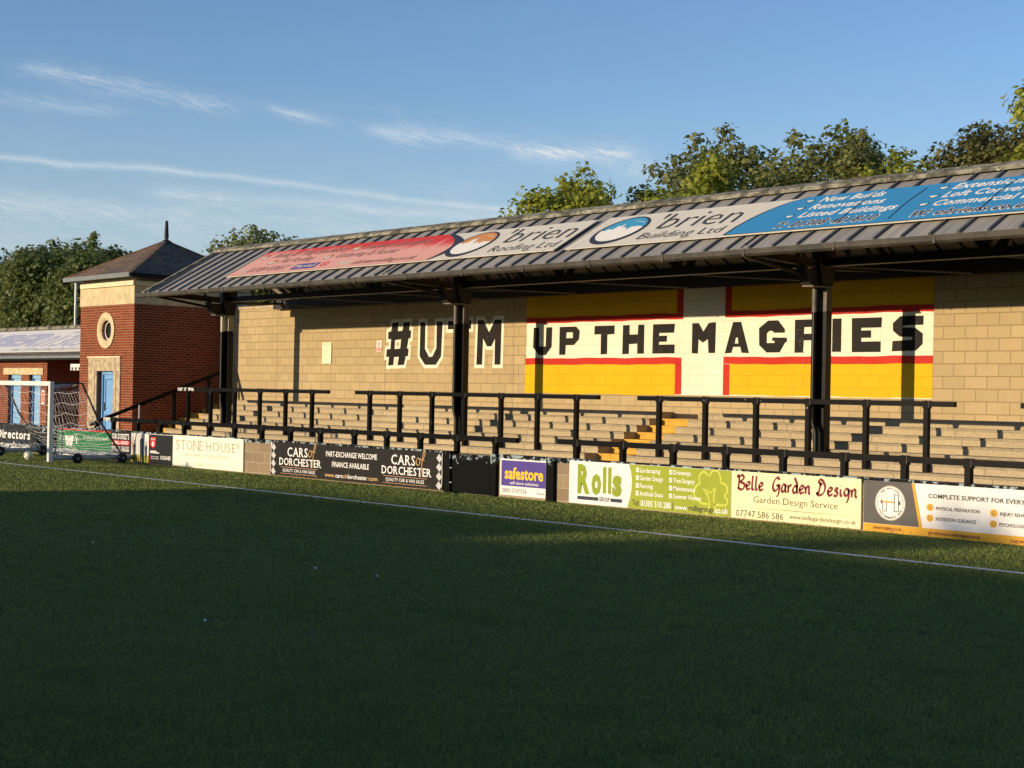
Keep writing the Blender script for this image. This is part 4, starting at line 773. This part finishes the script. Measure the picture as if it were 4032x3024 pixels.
tag(b.build('prohibition_sign'), 'small white and red prohibition sign left of the painted hash sign', 'sign')

# ------------------------------------------------------------------ brick tower
tower = empty('brick_tower', (-42.05, 23.4, 0), 'square red brick tower with round window, blue door and pyramid slate roof', 'tower')
TX0, TX1, TY0, TY1 = -43.72, XL, 21.52, 25.30; fT = lambda a, z_, h: (a, TY0-h, z_)
DX0, DX1, DZ = -42.55, -41.51, 2.235
b = MB('red_brick')
rc, rz, rr_ = -42.05, 3.43, .30                                      # front wall built round the door and the round opening
b.box(TX0, TY0, .1, DX0, TY0+.25, 2.6); b.box(DX1, TY0, .1, TX1, TY0+.25, 2.6); b.box(DX0, TY0, DZ, DX1, TY0+.25, 2.6)
cir = ellipse(rc, rz, rr_, rr_, 32)
b.add([fT(a, z_, 0) for a, z_ in [(TX0, 2.6), (TX1, 2.6), (TX1, 4.17), (TX0, 4.17)]+cir], [tuple(q) for q in tessellate_polygon([[Vector((a, z_, 0)) for a, z_ in [(TX0, 2.6), (TX1, 2.6), (TX1, 4.17), (TX0, 4.17)]], [Vector((a, z_, 0)) for a, z_ in cir]])])
b.add([fT(a, z_, d) for d in (0, -.25) for a, z_ in cir], [(i, (i+1) % 32, 32+(i+1) % 32, 32+i) for i in range(32)])
b.box(TX0, TY0+.25, .1, TX0+.25, TY1, 4.17); b.box(TX1-.25, TY0+.25, .1, TX1, TY1, 4.17); b.box(TX0+.25, TY1-.25, .1, TX1-.25, TY1, 4.17)
b.add([(TX0, TY0, 2.6), (TX0, TY0+.25, 2.6), (TX0, TY0+.25, 4.17), (TX0, TY0, 4.17)], [(0, 1, 2, 3)]); b.add([(TX1, TY0, 2.6), (TX1, TY0+.25, 2.6), (TX1, TY0+.25, 4.17), (TX1, TY0, 4.17)], [(3, 2, 1, 0)])
b.build('brick_wall', tower)
b = MB('stone'); b.box(TX0-.02, TY0-.02, 4.17, TX1+.02, TY1+.02, 4.70); band = b.build('stone_band', tower)
b = MB('cream_trim'); b.box(TX0+.12, TY0-.10, 4.70, TX1+.10, TY1, 4.83); b.build('cornice', tower)
b = MB('soffit'); b.box(TX0+.05, TY0+.05, 4.83, TX1-.05, TY1-.05, 4.93); b.build('soffit', tower)
EX0, EX1, EY0, EY1, EZ = -44.08, -40.02, 21.17, 25.68, 5.02
b = MB('slate', 'lichen', 'dark_steel'); ap = (-42.05, 23.43, 6.22)
b.add([(EX0, EY0, EZ), (EX1, EY0, EZ), (EX1, EY1, EZ), (EX0, EY1, EZ), ap], [(0, 1, 4), (1, 2, 4), (2, 3, 4), (3, 0, 4)], 0); b.add([(EX0+.05, EY0+.05, EZ-.1), (EX1-.05, EY0+.05, EZ-.1), (EX1-.05, EY1-.05, EZ-.1), (EX0+.05, EY1-.05, EZ-.1)], [(3, 2, 1, 0)], 2)
for ex, ey in ((EX0, EY0), (EX1, EY0), (EX1, EY1), (EX0, EY1)): b.bar((ex, ey, EZ+.01), ap, .13, .05, 0)
rf = b.build('roof', tower)
b = MB('gutter_grey', 'black_steel')
b.box(EX0-.04, EY0-.06, EZ-.11, EX1+.04, EY0, EZ+.01, 0); b.box(EX0-.04, EY0, EZ-.11, EX0, EY1, EZ+.01, 0); b.box(EX1, EY0, EZ-.11, EX1+.05, EY1, EZ+.01, 1); b.build('gutter', rf)
b = MB('dark_steel'); b.tube([(-42.05, 23.43, 6.1), (-42.05, 23.43, 6.32)], .05, 8); b.tube([(-42.05, 23.43, 6.30), (-42.05, 23.43, 6.80), (-42.05, 23.43, 6.84)], .075, 8, 0, .02); b.add([(-42.25, 23.23, 6.12), (-41.85, 23.23, 6.12), (-41.85, 23.63, 6.12), (-42.25, 23.63, 6.12), (-42.05, 23.43, 6.30)], [(0, 1, 4), (1, 2, 4), (2, 3, 4), (3, 0, 4)]); b.build('finial', rf)
b = MB('stone'); b.add([fT(rc+q*math.cos(t_), rz+q*math.sin(t_), h) for q, h in ((.53, 0), (.53, .035), (.36, .035), (.30, 0), (.30, -.12)) for t_ in [2*math.pi*i/40 for i in range(40)]], [(j*40+i, j*40+(i+1) % 40, (j+1)*40+(i+1) % 40, (j+1)*40+i) for j in range(4) for i in range(40)], 0, False); win = b.build('round_window', tower)
b = MB('white_paint'); b.ring(rc, rz, .295, .295, .045, fT, -.10, 0, 40); b.ring(rc, rz, .25, .25, .012, fT, -.075, 0, 40); b.build('window_frame', win)
b = MB('glass_dark'); b.ell(rc, rz, .29, .29, fT, -.13, 0, 36); b.build('pane', win)
b = MB('stone_stained', 'cream_trim')
b.box(-43.09, TY0-.035, .2, DX0, TY0, 2.62, 0); b.box(DX1, TY0-.035, .2, -41.10, TY0, 2.62, 0); b.box(DX0, TY0-.035, DZ, DX1, TY0, 2.62, 0); b.box(-43.12, TY0-.07, 2.62, -41.07, TY0, 2.665, 1)
b.box(-42.72, TY0-.048, .2, -42.66, TY0-.035, 2.36, 0); b.box(-41.40, TY0-.048, .2, -41.34, TY0-.035, 2.36, 0); b.build('door_surround', tower)
b = MB('blue_dark', 'blue_door')
b.box(DX0, TY0+.12, .2, DX0+.09, TY0+.2, DZ, 1); b.box(DX1-.05, TY0+.12, .2, DX1, TY0+.2, DZ, 1); b.box(DX0+.09, TY0+.12, DZ-.1, DX1-.05, TY0+.2, DZ, 1)
b.box(DX0+.09, TY0+.17, .2, DX1-.05, TY0+.22, DZ-.1, 1)
for za, zb in ((.35, .95), (1.05, 2.0)):
    for a0, z0_, a1, z1_ in ((DX0+.2, za, DX0+.225, zb), (DX1-.17, za, DX1-.145, zb), (DX0+.225, zb-.025, DX1-.17, zb), (DX0+.225, za, DX1-.17, za+.025)): b.box(a0, TY0+.155, z0_, a1, TY0+.171, z1_, 1 if z0_ == za and a1-a0 > .1 else 0)
dr = b.build('door', tower)
b = MB('brass'); b.box(DX0+.12, TY0+.135, 1.05, DX0+.17, TY0+.17, 1.3); b.tube([(DX0+.145, TY0+.12, 1.14), (DX0+.27, TY0+.12, 1.13)], .012, 6); b.build('handle', dr)

# ------------------------------------------------------------------ long low building left of the tower
bd = empty('clubhouse', (-54, 23.4, 0), 'long low red brick building with blue doors and a tiled roof left of the tower', 'building')
BX0, BXC, BY, BR = -66, -48.46, 22.7, 24.2; fC = lambda a, z_, h: (a, BY-h, z_)
doors = ((-51.47, -50.45), (-49.81, -48.94))
b = MB('red_brick'); xs = [BX0, -51.47, -50.45, -49.81, -48.94, BXC]
for i in (0, 2, 4): b.box(xs[i], BY, .1, xs[i+1], BY+.25, 2.13)
b.box(BX0, BY, 2.13, BXC, BY+.25, 2.66); b.box(BXC-.25, BY+.25, .1, BXC, BR, 2.66); b.box(BXC-.25, BR, .1, TX0, BR+.25, 2.66); b.build('brick_wall', bd)
b = MB('stone'); b.box(-51.82, BY-.03, 2.13, -48.72, BY, 2.355); b.build('lintel', bd)
for a0, a1 in doors:
    b = MB('blue_pale', 'blue_dark'); b.box(a0, BY+.10, .2, a0+.1, BY+.18, 2.12, 1); b.box(a0+.1, BY+.10, 2.0, a1, BY+.18, 2.12, 0); b.box(a0+.1, BY+.15, .2, a1, BY+.2, 2.0, 0)
    for q in range(8): b.box(a0+.12, BY+.145, .45+.19*q, a1-.02, BY+.151, .456+.19*q, 1)
    b.build('door', bd)
b = MB('old_tile', 'gutter_grey', 'black_steel', 'lichen'); GY, RYD = 22.25, 24.55
fS = lambda a, s, h: (a, GY+s*.91-h*.42, 2.74+s*.42+h*.91)
b.add([fS(BX0, 0, 0), fS(TX0-.01, 0, 0), fS(TX0-.01, 2.55, 0), fS(BX0, 2.55, 0)], [(0, 1, 2, 3)], 0); b.add([fS(BX0, 0, -.04), fS(TX0-.01, 0, -.04), fS(TX0-.01, 2.55, -.04), fS(BX0, 2.55, -.04)], [(3, 2, 1, 0)], 2)
b.add([(BX0, GY+2.32, 3.80), (TX0-.01, GY+2.32, 3.80), (TX0-.01, GY+4.6, 2.7), (BX0, GY+4.6, 2.7)], [(0, 1, 2, 3)], 0)
rb = b.build('roof', bd)
b = MB('lichen'); b.tube([(BX0, GY+2.33, 3.80), (TX0-.02, GY+2.33, 3.80)], .10, 8); b.build('ridge_tiles', rb)
b = MB('gutter_grey', 'black_steel'); b.box(BX0, GY-.10, 2.655, TX0-.02, GY+.0, 2.735, 0); b.box(BX0, GY-.015, 2.60, TX0-.02, GY+.03, 2.654, 1); b.box(-50.9, GY-.108, 2.648, -50.75, GY-.1, 2.742, 0); b.build('gutter', rb)
b = MB('white_board', 'ink_dark'); b.box(-46.05, GY+.1, 2.27, -44.4, GY+.13, 2.47)
for q in range(7): b.box(-45.95+.24*q, GY+.085, 2.28, -45.86+.24*q, GY+.099, 2.37, 1)
tag(b.build('hanging_sign'), 'small white sign with dark bars hanging in the shaded recess left of the tower', 'sign')
b = MB('vinyl_plain'); b.add([fS(x_, s_, h) for h in (.02, .035) for x_, s_ in ((-64, .28), (TX0-.12, .28), (TX0-.12, 2.28), (-64, 2.28))], [(3, 2, 1, 0), (4, 5, 6, 7), (0, 1, 5, 4), (1, 2, 6, 5), (2, 3, 7, 6), (3, 0, 4, 7)])
b.text('TIMBER', -57.3, -50.4, .85, 1.0, fS, .04, 'faded_lilac', .05, .3); b.text('01305 265', -50.3, -44.0, .72, .95, fS, .04, 'faded_lilac', .01, .3)
b.text('Proud To Be DTFC Supporters', -49.3, -44.0, 1.85, .2, fS, .04, 'faded_grey', 0, .3); b.text('Unit 27 Poundbury Ind Est Dorchester', -51.2, -44.0, .38, .22, fS, .04, 'faded_grey', 0, .3)
tag(b.build('roof_banner'), 'long white banner with faded lilac lettering on the low tiled roof left of the tower', 'banner')
b = MB('notice_red', 'white_ink'); b.box(-48.80, BY-.02, 1.15, -48.58, BY-.002, 1.62, 1); b.box(-48.77, BY-.026, 1.2, -48.61, BY-.021, 1.57, 0); tag(b.build('small_notice'), 'small red and white notice on brick right of the blue doors', 'notice')
b = MB('white_paint'); b.tube([(-52.85, 25.8, 0), (-52.85, 25.8, 5.65)], .045, 8); tag(b.build('white_pole'), 'slim white pole rising behind the tiled roof left of the tower', 'pole')

# ------------------------------------------------------------------ portable goal and ball
GX, GYP, GW, GH = -33.12, 15.62, 4.2, 1.87
goal = empty('portable_goal', (GX-GW/2, GYP, 0), 'white portable football goal on black wheels with its net parked against the boards', 'goal')
for x_ in (GX, GX-GW):
    b = MB('white_paint'); b.box(x_-.048, GYP-.048, .05, x_+.048, GYP+.048, GH-.101); b.build('goalpost', goal)
    b = MB('grey_metal'); b.tube([(x_, GYP+.056, .14), (x_, GYP+2.0, .14)], .055, 10); b.box(x_-.06, GYP+.25, .19, x_+.06, GYP+.42, .2); b.box(x_-.06, GYP+1.35, .19, x_+.06, GYP+1.5, .2); b.build('ground_bar', goal)
    b = MB('dark_steel'); b.tube([(x_, GYP+.06, GH-.05), (x_, GYP+.75, GH-.03)], .02, 8); b.tube([(x_, GYP+.75, GH-.03), (x_, GYP+1.15, 1.05), (x_, GYP+1.78, .2)], .022, 8); b.build('net_stay', goal)
    for yy in (GYP+.62, GYP+1.74):
        b = MB('rubber'); n = 20; xx = x_+.075
        pr = [(.0, .075), (.02, .115), (.035, .122), (.06, .122), (.075, .115), (.095, .075)]
        b.add([(xx-.01+d, yy+r_*math.cos(2*math.pi*i/n), .122+r_*math.sin(2*math.pi*i/n)) for d, r_ in pr for i in range(n)], [(j*n+i, j*n+(i+1) % n, (j+1)*n+(i+1) % n, (j+1)*n+i) for j in range(5) for i in range(n)], 0, True)
        b.add([(xx+.08, yy+.075*math.cos(2*math.pi*i/n), .122+.075*math.sin(2*math.pi*i/n)) for i in range(n)], [tuple(range(n))]); b.add([(xx-.008, yy+.075*math.cos(2*math.pi*i/n), .122+.075*math.sin(2*math.pi*i/n)) for i in range(n)], [tuple(range(n))[::-1]])
        wh = b.build('wheel', goal); b = MB('grey_metal'); b.tube([(x_, yy, .122), (xx+.095, yy, .122)], .02, 8); b.build('hub', wh)
b = MB('white_paint'); b.box(GX-GW-.048, GYP-.048, GH-.10, GX+.048, GYP+.048, GH); b.build('crossbar', goal)
b = MB('grey_metal'); b.tube([(GX-GW+.05, GYP+1.94, .14), (GX-.05, GYP+1.94, .14)], .055, 10); b.build('ground_bar', goal)
b = MB('net'); rn = random.Random(4)
def prof_pt(t_):                                                     # back line of the net, from the crossbar down to the ground bar
    P = [(0, GH-.06), (.75, GH-.06), (1.12, 1.0), (1.5, .52), (1.88, .2)]; q = t_*4; i = min(3, int(q)); u = q-i
    return P[i][0]+(P[i+1][0]-P[i][0])*u, P[i][1]+(P[i+1][1]-P[i][1])*u
def cord(pts, r=.0032): b.tube(pts, r, 3, 0, None, False)
nb, nv = 25, 14
def bp(i, j):
    t_ = j/nv; d, z_ = prof_pt(t_); u = i/nb; sag = .10*math.sin(math.pi*u)*math.sin(math.pi*t_)
    return (GX-GW*u+.02*math.sin(i*2.1+j), GYP+d+sag*.3+.012*math.sin(i+j*1.7), max(.06, z_-sag-.25*abs(math.sin(3*math.pi*u))*math.sin(math.pi*t_)**2*.4))
for i in range(nb+1): cord([bp(i, j) for j in range(nv+1)])
for j in range(nv+1): cord([bp(i, j) for i in range(nb+1)])
ns, nz = 12, 12
for x_ in (GX, GX-GW):
    def sp(i, j):
        dmax, z_ = 0, .12+(GH-.2)*j/nz
        for k in range(60):
            d, zz = prof_pt(k/59)
            if zz >= z_-.02: dmax = d
        u = i/ns; sag = .16*math.sin(math.pi*u)*(j/nz)
        return (x_+.04*math.sin(u*3+j*.6)+.012*math.sin(i*3.3+j), GYP+.05+(dmax-.05)*u, max(.1, z_-sag+.02*math.sin(i*1.9+j)))
    for i in range(ns+1): cord([sp(i, j) for j in range(nz+1)])
    for j in range(nz+1): cord([sp(i, j) for i in range(ns+1)])
    for q in range(5):                                               # slack netting heaped along the bar
        cord([(x_+rn.uniform(-.03, .08), GYP+.15+1.6*k/14+rn.uniform(-.04, .04), .19+rn.uniform(0, .13)) for k in range(15)], .007)
b.build('net', goal)
b = MB('lemon_board', 'white_ink', 'ink_dark'); bc = (-34.95, 15.95); nl, nm = 12, 20; V = []
for i in range(1, nl):
    for j in range(nm): V.append((bc[0]+.11*math.sin(math.pi*i/nl)*math.cos(2*math.pi*j/nm), bc[1]+.11*math.sin(math.pi*i/nl)*math.sin(2*math.pi*j/nm), .11+.11*math.cos(math.pi*i/nl)))
V += [(bc[0], bc[1], .22), (bc[0], bc[1], 0)]
F = [(i*nm+j, (i+1)*nm+j, (i+1)*nm+(j+1) % nm, i*nm+(j+1) % nm) for i in range(nl-2) for j in range(nm)]+[(len(V)-2, j, (j+1) % nm) for j in range(nm)]+[(len(V)-1, (nl-2)*nm+(j+1) % nm, (nl-2)*nm+j) for j in range(nm)]
b.add(V, F, 0, True)
for i, f in enumerate(F): b.mi[i] = 0 if (i*7+i//nm*3) % 11 < 6 else (1 if (i*5) % 7 < 5 else 2)
tag(b.build('football'), 'pale yellow football lying in front of the goal mouth', 'ball')

# ------------------------------------------------------------------ litter on the pitch
for i, ((lx, ly), lab) in enumerate((((-16.14, 8.15), 'small white scrap lying on the shaded turf below the goal, farthest left'), ((-10.28, 6.12), 'small white scrap lying nearest the camera on the shaded turf'), ((-12.71, 8.8), 'small white scrap on dark turf, left of the pair in mid pitch'), ((-11.84, 8.91), 'small white scrap on dark turf, right of the pair in mid pitch'))):
    b = MB('litter'); rr = random.Random(i); n = 7
    top = [(lx+.016*math.cos(2*math.pi*k/n)*rr.uniform(.6, 1.2), ly+.012*math.sin(2*math.pi*k/n)*rr.uniform(.6, 1.2), .026+rr.uniform(0, .012)) for k in range(n)]
    b.add(top+[(p[0], p[1], p[2]-.012) for p in top], [tuple(range(n)), tuple(range(2*n-1, n-1, -1))]+[(k, k+n, (k+1) % n+n, (k+1) % n) for k in range(n)]); tag(b.build('paper_scrap'), lab, 'litter', 'white scraps on the pitch')

# ------------------------------------------------------------------ trees
def np_mesh(name, V, nper, m):
    me = bpy.data.meshes.new(name); n = len(V)//nper; V = np.ascontiguousarray(V, dtype=np.float32)
    me.vertices.add(len(V)); me.vertices.foreach_set('co', V.ravel()); me.loops.add(len(V)); me.loops.foreach_set('vertex_index', np.arange(len(V), dtype=np.int32))
    me.polygons.add(n); me.polygons.foreach_set('loop_start', np.arange(0, len(V), nper, dtype=np.int32)); me.polygons.foreach_set('loop_total', np.full(n, nper, dtype=np.int32))
    me.update(calc_edges=True); me.materials.append(MATS[m]); return me
LEAF = np.array([(0, -.5, 0), (.30, -.30, .05), (.50, .05, .0), (.22, .10, .08), (0, .55, -.06), (-.22, .10, .08), (-.50, .05, .0), (-.30, -.30, .05)])
def leaves(centres, radii, count, size, rg, up_=.5, flat_=.8, core=None):
    """leaf-shaped faces through many clumps and, more loosely, through the crown between them"""
    vol = radii**2; idx = rg.choice(len(centres), count, p=vol/vol.sum())
    d = rg.normal(size=(count, 3)); d /= np.linalg.norm(d, axis=1)[:, None]
    rad = radii[idx]*(.25+.85*rg.random(count)**.7); p = centres[idx]+d*rad[:, None]*np.array([1, 1, flat_])
    if core is not None:
        k = int(count*.38); q = rg.normal(size=(k, 3)); q /= np.linalg.norm(q, axis=1)[:, None]
        wv = 1+.16*np.sin(q[:, 0]*5+1)+.14*np.sin(q[:, 2]*7+q[:, 1]*4); p[:k] = core[0]+q*core[1]*(.93*wv*rg.random(k)**.33)[:, None]; d[:k] = q
    nrm = d*.7+np.array([0, 0, up_])+rg.normal(size=(count, 3))*.45; nrm /= np.linalg.norm(nrm, axis=1)[:, None]
    a = np.cross(nrm, rg.normal(size=(count, 3))); a /= np.linalg.norm(a, axis=1)[:, None]; b_ = np.cross(nrm, a)
    s_ = size*(.6+.8*rg.random(count))
    return (p[:, None, :]+s_[:, None, None]*(LEAF[None, :, 0:1]*a[:, None, :]+LEAF[None, :, 1:2]*b_[:, None, :]+LEAF[None, :, 2:3]*nrm[:, None, :])).reshape(-1, 3)
def tree(label, x_, y_, top, rx, ry, base, leafm, seed, clumps=46, count=5200, size=.20, cr_=.75, group='trees behind the stand', flat_=.8, sub=None):
    rg = np.random.default_rng(seed); root = empty('tree', (x_, y_, 0), label, 'tree', group); zc = (top+base)/2; rz_ = (top-base)/2
    clumps = int(clumps*1.5); d = rg.normal(size=(clumps, 3)); d /= np.linalg.norm(d, axis=1)[:, None]; q = (.5+.47*rg.random(clumps)**.5)
    c = d*q[:, None]*np.array([rx, ry, rz_]); c[:, 2] += 0; cr2 = cr_*(.55+.75*rg.random(clumps))
    lim = rz_-cr2*.8; c[:, 2] = np.minimum(c[:, 2], lim)
    if sub is not None:                                              # sprays that break the outline
        for sx, sz, sr in sub: c = np.vstack([c, [sx, 0, sz-zc]]); cr2 = np.append(cr2, sr)
    V = leaves(c+np.array([0, 0, zc]), cr2, int(count*2.9), size*.74, rg, flat_=flat_, core=(np.array([0, 0, zc]), np.array([rx, ry, rz_])*.88))
    me = np_mesh('crown', V, 8, leafm); o = bpy.data.objects.new('crown', me); COL.objects.link(o); o.parent = root
    b = MB('bark'); rr = random.Random(seed); b.tube([(0, 0, 0), (.1, .05, base*.5), (0, 0, base), (.05, 0, zc), (.0, .1, top-rz_*.5)], .05*rx+.12, 8, 0, .04)
    for i in range(9):
        k = rg.integers(len(c)); e = c[k]+np.array([0, 0, zc]); z0_ = rr.uniform(base*.75, zc); b.tube([(0, 0, z0_), tuple(e*np.array([.45, .45, 0])+np.array([0, 0, z0_*.4+e[2]*.6])), tuple(e)], .09, 6, 0, .02)
    b.v = [(p[0]+x_, p[1]+y_, p[2]) for p in b.v]; b.build('trunk', root); return root
LG = 'trees behind the clubhouse and tower'
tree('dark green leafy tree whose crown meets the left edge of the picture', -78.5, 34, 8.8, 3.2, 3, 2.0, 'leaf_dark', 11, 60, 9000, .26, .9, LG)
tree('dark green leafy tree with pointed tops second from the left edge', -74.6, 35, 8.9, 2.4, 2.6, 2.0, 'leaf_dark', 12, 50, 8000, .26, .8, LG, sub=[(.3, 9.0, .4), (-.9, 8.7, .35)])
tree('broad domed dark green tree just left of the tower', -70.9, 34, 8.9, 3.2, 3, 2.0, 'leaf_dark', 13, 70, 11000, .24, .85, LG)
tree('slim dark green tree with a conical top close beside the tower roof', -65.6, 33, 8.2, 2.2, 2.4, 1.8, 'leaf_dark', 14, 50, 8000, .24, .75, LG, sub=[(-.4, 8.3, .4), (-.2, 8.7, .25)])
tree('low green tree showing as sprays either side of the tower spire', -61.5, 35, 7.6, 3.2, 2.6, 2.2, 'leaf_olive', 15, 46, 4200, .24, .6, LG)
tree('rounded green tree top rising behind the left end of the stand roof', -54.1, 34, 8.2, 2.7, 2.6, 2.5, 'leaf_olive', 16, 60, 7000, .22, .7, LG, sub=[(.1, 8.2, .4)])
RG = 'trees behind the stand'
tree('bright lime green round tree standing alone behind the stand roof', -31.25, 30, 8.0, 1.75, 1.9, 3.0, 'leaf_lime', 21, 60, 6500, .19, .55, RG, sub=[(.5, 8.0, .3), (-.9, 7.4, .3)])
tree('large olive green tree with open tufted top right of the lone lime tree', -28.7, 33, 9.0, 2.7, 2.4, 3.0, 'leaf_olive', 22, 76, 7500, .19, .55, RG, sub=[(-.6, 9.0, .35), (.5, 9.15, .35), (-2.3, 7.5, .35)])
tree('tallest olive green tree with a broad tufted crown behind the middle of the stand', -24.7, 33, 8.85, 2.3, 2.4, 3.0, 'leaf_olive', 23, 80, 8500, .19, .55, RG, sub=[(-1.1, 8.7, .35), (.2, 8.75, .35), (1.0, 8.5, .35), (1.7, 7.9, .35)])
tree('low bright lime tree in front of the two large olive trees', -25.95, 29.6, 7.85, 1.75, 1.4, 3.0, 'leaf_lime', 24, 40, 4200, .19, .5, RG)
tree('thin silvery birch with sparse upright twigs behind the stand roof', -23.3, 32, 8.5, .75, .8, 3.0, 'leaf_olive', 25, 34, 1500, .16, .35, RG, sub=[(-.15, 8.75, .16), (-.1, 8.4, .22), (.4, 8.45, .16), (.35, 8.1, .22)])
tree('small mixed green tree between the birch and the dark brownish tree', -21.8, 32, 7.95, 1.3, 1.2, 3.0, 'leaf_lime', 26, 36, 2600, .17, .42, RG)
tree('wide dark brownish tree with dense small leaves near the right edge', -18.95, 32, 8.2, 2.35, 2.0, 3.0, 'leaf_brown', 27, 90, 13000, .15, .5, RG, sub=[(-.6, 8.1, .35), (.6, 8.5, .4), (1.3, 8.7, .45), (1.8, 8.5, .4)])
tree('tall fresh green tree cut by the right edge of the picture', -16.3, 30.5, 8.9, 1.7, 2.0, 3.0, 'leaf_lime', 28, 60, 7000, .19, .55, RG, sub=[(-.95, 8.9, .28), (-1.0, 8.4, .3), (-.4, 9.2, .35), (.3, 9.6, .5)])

# unseen stand-shaped casters added behind the viewer; heights shaped to streak turf with shade
for i, (xa, xb, hh) in enumerate(((-34.9, -25.4, 6.82), (-25.38, -23.0, 6.42), (-22.98, -12.6, 6.78), (-12.58, 16, 6.8))):
    root = empty('shade_caster', ((xa+xb)/2, -28, 0), ('unseen shed-roofed block added behind the viewer to shade the turf, longest one', 'unseen lower block added behind the viewer to let sun streaks past, narrowest one', 'unseen shed-roofed block added behind the viewer to shade the turf, long middle one', 'unseen shed-roofed block added behind the viewer to shade the turf, last in the row')[i], 'stand', 'unseen shade casters behind the viewer')
    b = MB('block'); b.box(xa, -31.2, 0, xb, -31, hh-.35); b.box(xa, -31, 0, xa+.2, -28.2, hh-.4); b.box(xb-.2, -31, 0, xb, -28.2, hh-.4); b.build('wall', root)
    b = MB('roof_sheet'); b.add([(x_, y_, z_) for x_ in (xa-.02, xb+.02) for y_, z_ in ((-31.4, hh-.35), (-27.8, hh), (-27.8, hh-.12), (-31.4, hh-.47))], [(0, 1, 2, 3), (7, 6, 5, 4), (0, 4, 5, 1), (1, 5, 6, 2), (2, 6, 7, 3), (3, 7, 4, 0)]); b.build('roof', root)
    b = MB('step_concrete'); [b.box(xa+.2, -30.9+.7*k, 0, xb-.2, -30.2+.7*k, 1.6-.4*k) for k in range(4)]; b.build('terrace', root)
tree('unseen tree added behind the viewer to thin the sun streak on the turf', -24.4, -33.5, 8.6, 1.6, 1.2, .2, 'leaf_dark', 51, 50, 1500, .32, .8, 'unseen trees added behind the viewer')  # unseen foliage added to filter the sun passing over the lower block
def dup(o, parent=None):
    c = o.copy(); COL.objects.link(c)
    if parent: c.parent = parent
    for ch in [q for q in o.children]: dup(ch, c)
    return c
goal['group'] = 'portable goals'
g2 = dup(goal); g2.location = (-33.45-GW/2, 6.0, 0); g2['label'] = 'second white portable goal out on the turf left of the picture'

# ------------------------------------------------------------------ blades of the artificial turf near the camera
def blades(n, dmin, dmax, hgt, wdt, seed):
    rg = np.random.default_rng(seed); f2 = np.array([fw.x, fw.y]); r2 = np.array([rt.x, rt.y]); f2 /= np.linalg.norm(f2)
    u = rg.random(n); d = 1/(1/dmin+(1/dmax-1/dmin)*u); lat = (rg.random(n)*2-1)*d*.37
    P = d[:, None]*f2+lat[:, None]*r2; P = P[(P[:, 1] < YB-.05) & (np.abs(P[:, 1]-YS) > .065)]; n = len(P)
    th = rg.random(n)*2*np.pi; lean = rg.normal(size=(n, 2))*.55; h = hgt*(.55+.7*rg.random(n)); wv = np.stack([np.cos(th), np.sin(th)], 1)*(wdt*(.7+.6*rg.random(n)))[:, None]
    V = np.zeros((n, 3, 3)); V[:, 0, :2] = P-wv; V[:, 1, :2] = P+wv; V[:, 2, :2] = P+lean*h[:, None]; V[:, 2, 2] = h; V[:, :2, 2] = -.002
    return V.reshape(-1, 3)
V = np.vstack([blades(330000, 6.6, 13, .026, .0035, 1), blades(300000, 12, 21.5, .025, .007, 2), blades(380000, 20, 50, .025, .016, 3)])
o = bpy.data.objects.new('turf_blades', np_mesh('turf_blades', V, 3, 'turf_blade')); COL.objects.link(o); tag(o, 'short dark green artificial grass', 'grass', None, 'stuff')
